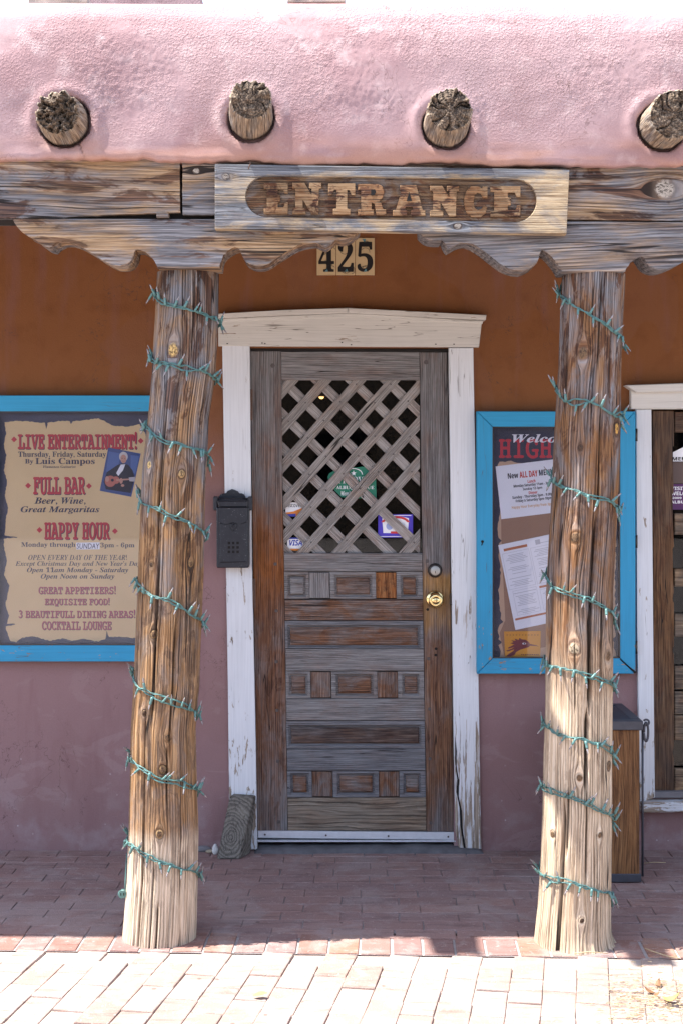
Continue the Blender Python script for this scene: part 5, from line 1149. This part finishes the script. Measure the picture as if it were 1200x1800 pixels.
lid = MB(); lid.tube([Vector((mz(215, 0)[0], Dm-DW+.028, mz(0, 400)[1])), Vector((mz(765, 0)[0], Dm-DW+.028, mz(0, 400)[1]))], .011, 14)
v0_, v1_ = mz(215, 385), mz(765, 385); v2_, v3_ = mz(250, 520), mz(752, 520)
lid.prism([mz(210, 395), mz(770, 395), mz(750, 525), mz(250, 525)], Dm-DW+.004, Dm-DW+.03, .006)
lid.prism([mz(255, 520), mz(748, 520), mz(750, 770), mz(650, 815), mz(600, 805), mz(505, 770), mz(420, 812), mz(360, 825), mz(262, 780)], Dm-DW-.006, Dm-DW+.001, .002)
lid.build('lid', M['iron'], mbx)
for x in (185, 790): p = mz(x, 455); MB().box(p[0]-.009, p[0]+.009, Dm-DW+.012, -.03, p[1]-.028, p[1]+.030, .004).build('side_lug', M['iron'], mbx)
c = mz(505, 850); MB().prism([mz(505, 780), mz(555, 810), mz(560, 860), mz(505, 950), mz(450, 860), mz(455, 810)], Dm-DW-.009, Dm-DW+.0, .002).build('latch_plate', M['iron'], mbx)
MB().lathe([(.0015, -.016), (.0048, -.013), (.0055, -.008), (.004, -.002)], (mz(505, 830)[0], Dm-DW, mz(505, 830)[1]), 'y', 12).build('latch_knob', M['iron'], mbx)
for ix in (430, 505, 582):
    for iy in (1145, 1222, 1300):
        p = mz(ix, iy); MB().box(p[0]-.0052, p[0]+.0052, Dm-DW-.0006, Dm-DW+.003, p[1]-.0052, p[1]+.0052).build('slot_hole', M['hole'], mbx)

# ------------------------------------------------------------------ window beyond the bin
ex = 1145
win = empty('grilled_window', (W(1128, 0, DW).x, 0, W(0, 1402, DW).z), 'white framed window with a dark wooden grille of notched boards, beyond the paler post', 'window')
def WQ(nm, pts, y, t, mat, ax, bev=.003): return FQ(nm, pts, y, t, mat, ax, win, bev)
WQ('header_cap', [(1099,677),(1480,664),(1480,682),(1118,690)], -.062, .085, M['white_warm'], 'x'); WQ('header', [(1108,686),(1480,680),(1480,719),(1108,719)], -.034, .05, M['white_warm'], 'x')
WQ('jamb', [(1117,719.5),(1144,719.5),(1147,1100),(1150,1402),(1124,1412),(1119,1100)], -.024, .05, M['jamb'], 'z')
shut = wood('shutter_wood', ((.03, .02, .016), (.085, .055, .04), (.15, .10, .07)), ((.05, .022, .010), (.15, .072, .03), (.27, .15, .07)), ((0, .15), (.3, .8), (.62, .85), (.72, .15), (1, .05)), (.5, 1.75), amp=.4, stain=.5, streak=(120, 3), blotch=(10, 2.5), crack=.006, bump=.5)
pts = [(1146, 722), (1183, 722)]
for y in (757, 784, 785, 866, 868, 960, 965, 1040, 1052, 1060, 1135, 1142, 1150, 1240, 1310, 1322, 1334): pts.append((1180 if y in (785, 868, 965, 1052, 1142, 1322) else 1183.5, y))
pts += [(1184, 1391), (1149, 1391)]
WQ('board', pts, .006, .03, shut, 'z', .002)
slw = wood('grille_wood', ((.05, .038, .03), (.13, .10, .075), (.22, .17, .125)), TAN, ((0, .25),), amp=.8, stain=.4, streak=(90, 3), blotch=(10, 3), crack=.006)
for (a, b) in ((724, 760), (902, 940), (1000, 1031), (1079, 1119), (1171, 1211), (1216, 1256), (1258, 1301), (1351, 1390)):
    WQ('grille_slat', [(1185, a), (1480, a), (1480, b), (1185, b)], .009, .022, slw if a > 800 else shut, 'x', .003)
WQ('inner_sill', [(1149,1392),(1480,1390),(1480,1403),(1147,1403)], -.02, .05, M['concrete'], 'x'); WQ('sill', [(1126,1411),(1480,1406),(1480,1424),(1127,1429)], -.06, .08, M['jamb'], 'x', .006)
WQ('pane', [(1150,724),(1480,724),(1480,1390),(1150,1390)], .04, .004, M['glass'], 'x', 0)
w1 = thick('window_sticker', [(1182,795),(1200,786),(1235,800),(1235,811),(1182,811)], DW+.035, .0375, .001, white, 'white member sticker in the grilled window, above the purple one', 'sticker', 'stickers in the grilled window')
text_on(w1, 'MEMBER', (1181, 1228, 803.5, 809.5), .037, DW+.035, blackp, 'sans', .03)
w2 = thick('window_sticker', [(1180,851),(1262,851),(1262,896),(1180,896)], DW+.035, .0375, .001, flat('sticker_purple', (.085, .02, .10)), 'purple visitors sticker in the grilled window, below the white one', 'sticker', 'stickers in the grilled window')
for s, b in (('VISITORS', (1178,1225,855.5,861.5)), ('WELCOME', (1178,1226,864,870.5)), ('2009', (1181,1197,873.5,877)), ('ALBUQUERQUE', (1178,1246,880,886))): text_on(w2, s, b, .037, DW+.035, white, 'sans', .02)
w3 = thick('window_sticker', [(1182,812),(1262,812),(1262,850),(1182,850)], DW+.035, .0375, .001, flat('sticker_brown', (.10, .065, .055)), 'plain brown sheet in the grilled window, between the white and purple stickers', 'sheet')

# ------------------------------------------------------------------ litter bin
bw = wood('bin_wood', ((.08, .035, .015), (.19, .085, .032), (.30, .15, .06)), ((.06, .028, .014), (.15, .07, .03), (.25, .14, .07)), ((0, .3),), amp=.5, stain=.25, streak=(110, 4.5), blotch=(12, 3), crack=.002, wave=.035, bump=.5)
Db = 5.47; zb0 = 0.0
bx0, bx1 = W(1004, 0, Db).x, W(1123, 0, Db).x; yb0, yb1 = Db-DW, Db-DW+.38; ztp = W(0, 1283, Db).z; ztt = W(0, 1266, Db).z
binr = empty('litter_bin', ((bx0+bx1)/2, yb0, 0), 'square brown wood litter bin with a black metal rim, behind the paler post', 'litter bin')
MB().box(bx0, bx1, yb0, yb0+.016, .03, ztp, .002).build('panel', bw, binr, 'z'); MB().box(bx1-.014, bx1+.002, yb0+.018, yb1, .03, ztp, .002).build('panel', bw, binr, 'z'); MB().box(bx0-.002, bx0+.014, yb0+.018, yb1, .03, ztp, .002).build('panel', bw, binr, 'z')
MB().box(bx0, bx1, yb1-.016, yb1+.001, .03, ztp, .002).build('panel', bw, binr, 'z')
M['rim'] = plain('grey_painted_metal', (.060, .062, .075), .45, .3, .2, 40, .15)
rim = MB(); e_ = .012
rim.box(bx0-e_, bx1+e_, yb0-e_, yb0+.03, ztp, ztt, .003); rim.box(bx0-e_, bx1+e_, yb1-.03, yb1+e_, ztp, ztt, .003)
rim.box(bx0-e_, bx0+.03, yb0+.031, yb1-.031, ztp, ztt, .003); rim.box(bx1-.03, bx1+e_, yb0+.031, yb1-.031, ztp, ztt, .003); rim.build('rim', M['rim'], binr)
v = [(bx0+.03, yb0+.03, ztt-.004), (bx1-.03, yb0+.03, ztt-.004), (bx1-.03, yb1-.03, ztt-.004), (bx0+.03, yb1-.03, ztt-.004), (bx0+.09, yb0+.09, ztt-.03), (bx1-.09, yb0+.09, ztt-.03), (bx1-.09, yb1-.09, ztt-.03), (bx0+.09, yb1-.09, ztt-.03)]
link('sand_tray', new_mesh('sand_tray', v, [(0,1,5,4),(1,2,6,5),(2,3,7,6),(3,0,4,7),(4,5,6,7)]), M['rim'], binr)
MB().box(bx0-.006, bx1+.006, yb0-.006, yb1+.006, .004, .036, .003).build('base', M['rim'], binr)
MB().tube([(bx1+.016, yb0+.02, .02), (bx1+.016, yb0+.02, ztt-.02)], .0045, 8).build('rod', M['rim'], binr)
cx_, cz_ = bx1+.030, ztt-.012
MB().tube([(cx_+.011*math.cos(a), yb0+.02, cz_+.011*math.sin(a)) for a in np.linspace(-2.4, 2.6, 16)], .0042, 8).build('ring_eye', M['rim'], binr)
MB().tube([(cx_-.002+.008*math.cos(a), yb0+.012, cz_-.035+.036*math.sin(a)) for a in np.linspace(-3.0, 3.2, 26)], .0048, 8).build('pull_ring', M['rim'], binr)

# ------------------------------------------------------------------ door block, pebble, rubble, leaves
blk = NT('end_grain', .9, .15); _o = blk.obj(); _sx, _sy, _sz = blk.sep(_o)
_dx = blk.math('SUBTRACT', _sx, -.005); _dz = blk.math('SUBTRACT', _sz, .085)
_rr = blk.math('SQRT', blk.math('ADD', blk.math('MULTIPLY', _dx, _dx), blk.math('MULTIPLY', blk.math('MULTIPLY', _dz, _dz), .55)))
_rn = blk.noise(_o, 18, 3, .6); _w = blk.math('SINE', blk.math('MULTIPLY', blk.math('ADD', _rr, blk.math('MULTIPLY', _rn, .034)), 560.0)); _fn = blk.noise(_o, 260, 3, .7); _st = blk.step(_rn, .45, .7)
_c = blk.mix(blk.math('MULTIPLY_ADD', _w, .5), (.12, .105, .088), (.225, .20, .17)); _c = blk.mix(.5, _c, blk.ramp(_fn, [(.3, .5), (.65, 1.2)]), 'MULTIPLY'); _c = blk.mix(blk.math('MULTIPLY', _st, .35), _c, (.30, .27, .22))
_ck = blk.step(blk.math('ABSOLUTE', blk.math('SUBTRACT', blk.noise(_o, (55, 55, 16), 2), .5)), .012, .003); blk.col(blk.mix(blk.math('MULTIPLY', _ck, .8), _c, (.02, .016, .012))); blk.bump(blk.math('SUBTRACT', _fn, _ck), .7, .004)
Df0, Df1 = 5.80, 5.865
fa = [W(381, 1511, Df0), W(422, 1513, Df0), W(446, 1402, Df1), W(404, 1399.5, Df1)]; off_ = [Vector((.035, .09, 0)), Vector((.038, .085, 0)), Vector((.008, .045, 0)), Vector((.012, .05, 0))]
v = [p.copy() for p in fa] + [a+b for a, b in zip(fa, off_)]
o0 = Vector((fa[0].x+.06, fa[0].y, 0)); v = [p-o0 for p in v]
for i in (0, 1, 4, 5): v[i].z = .0015
me = new_mesh('wood_block', v, [(0,1,2,3),(5,4,7,6),(1,5,6,2),(4,0,3,7),(3,2,6,7),(4,5,1,0)]); bm = bmesh.new(); bm.from_mesh(me); bmesh.ops.recalc_face_normals(bm, faces=bm.faces[:]); bmesh.ops.bevel(bm, geom=bm.edges[:], offset=.004, segments=2, affect='EDGES'); bm.to_mesh(me); bm.free()
tag(link('wood_block', me, blk.m, None, o0), 'grey timber block with ringed end grain leaning at the foot of the white jamb', 'door stop')
def rock(nm, px, py, D, r, sq, mat, lb, cat, seed):
    bm = bmesh.new(); bmesh.ops.create_icosphere(bm, subdivisions=3, radius=r); c = W(px, py, D); c.z = max(r*sq[2]*.8, .002)
    for v_ in bm.verts:
        k_ = 1+.35*float(vnoise(v_.co.x/r*1.3+seed, v_.co.y/r*1.3, v_.co.z/r*1.3, seed)); v_.co = Vector((v_.co.x*sq[0]*k_, v_.co.y*sq[1]*k_, v_.co.z*sq[2]*k_))
    for f in bm.faces: f.smooth = True
    me = bpy.data.meshes.new(nm); bm.to_mesh(me); bm.free(); return tag(link(nm, me, mat, None, c), lb, cat)
rock('pebble', 379, 1492, 5.88, .017, (.9, .8, 1.3), plain('white_stone', (.55, .53, .50), .7, 0, .1, 60), 'white pebble beside the timber block', 'stone', 3)
rock('plaster_lump', 357, 1482, 5.92, .028, (1.2, .6, .45), M['concrete'], 'flat grey lump of crumbled plaster at the wall foot by the post', 'rubble', 6)
rock('plaster_chip', 370, 1489, 5.90, .016, (1.2, .8, .5), plain('tan_stone', (.34, .28, .2), .8, 0, .2, 60), 'small tan plaster chip between the pebble and the grey lump', 'rubble', 9)
M['leaf'] = plain('dry_leaf', (.20, .10, .045), .7, 0, .3, 60); M['leaf2'] = plain('yellow_leaf', (.42, .30, .10), .6, 0, .2, 60)
def leaf(px, py, L, rot, mat, lb, curl=.3):
    D = H*F/(py-HY); c = W(px, py, D); c.z = .006; n = 7; v, f = [], []
    for i in range(n+1):
        t = i/n; wd = L*.26*math.sin(math.pi*min(1, t*.96+.04))**.8; x = (t-.5)*L; z = curl*L*(t-.4)**2*2
        for s in (-1, 0, 1): v.append((x, s*wd, z + abs(s)*wd*.55))
    for i in range(n):
        for s in (0, 1): a = i*3+s; f.append((a, a+1, a+4, a+3))
    me = new_mesh('fallen_leaf', v, f, True); o = link('fallen_leaf', me, mat, None, c); o.rotation_euler = (.12, -.1, rot); tag(o, lb, 'leaf', 'fallen leaves on the paving')
    sd_ = o.modifiers.new('thick', 'SOLIDIFY'); sd_.thickness = .0006
leaf(458, 1753, .045, .1, M['leaf2'], 'small curled yellow leaf alone on the sunlit paving between the posts', .15)
leaf(1140, 1749, .040, 2.4, M['leaf'], 'dark dry leaf on the paving, farthest from the orange curled leaf', .5); leaf(1155, 1737, .032, 1.2, M['leaf'], 'dry brown leaf standing up in the litter beyond the paler post', .9)
leaf(1180, 1764, .055, -.3, M['leaf2'], 'large curled tan leaf with a pointed end, at the edge of the litter', .8); leaf(1153, 1753, .022, .5, M['leaf'], 'tiny dark leaf scrap in the middle of the litter', .5)
def twig(px, py, pts, r, lb):
    D = H*F/(py-HY); c = W(px, py, D); tag(MB().tube([(c.x+a, c.y+b, .006+z) for a, b, z in pts], r, 5).build('twig', M['twig']), lb, 'twig', 'twigs and straws')
M['twig'] = plain('straw', (.45, .34, .2), .8, 0, .2, 60)
twig(1150, 1683, [(-.02, .06, .004), (.0, .02, .006), (.04, -.02, .004), (.075, -.03, .001)], .0018, 'forked pale twig on the edge bricks beside the paler post')
twig(1148, 1520, [(-.04, 0, 0), (.0, .004, .003), (.05, .01, 0)], .0015, 'pale straw on the porch bricks beside the litter bin')
twig(1040, 1679, [(-.06, 0, 0), (-.01, .004, .004), (.05, -.004, .001)], .0016, 'thin straw lying at the foot of the paler post')
# wind-blown litter of straw and dust at the paving corner
mb = MB(); rl = random.Random(9)
for i in range(420):
    px = rl.gauss(1140, 48); py = rl.gauss(1762, 24)
    if not (1690 < py < 1830): continue
    D = H*F/(py-HY); c = W(px, py, D); a = rl.uniform(-.7, .7); L = rl.uniform(.004, .022)
    mb.box(-L/2, L/2, -.0006, .0006, 0, .001); vs = mb.bm.verts[-8:] if False else list(mb.bm.verts)[-8:]
    for v_ in vs: x, y, z = v_.co; v_.co = Vector((c.x+x*math.cos(a)-y*math.sin(a), c.y+x*math.sin(a)+y*math.cos(a), .004+z+rl.uniform(0, .003)))
tag(mb.build('dry_litter', M['twig']), 'scattered straw and grit blown onto the sunny paving', 'litter', kind='stuff')

for o in list(COL.objects):
    if o.parent is None and o.type == 'MESH' and o.get('kind') is None and o.get('label') is None: print('NOLABEL', o.name)
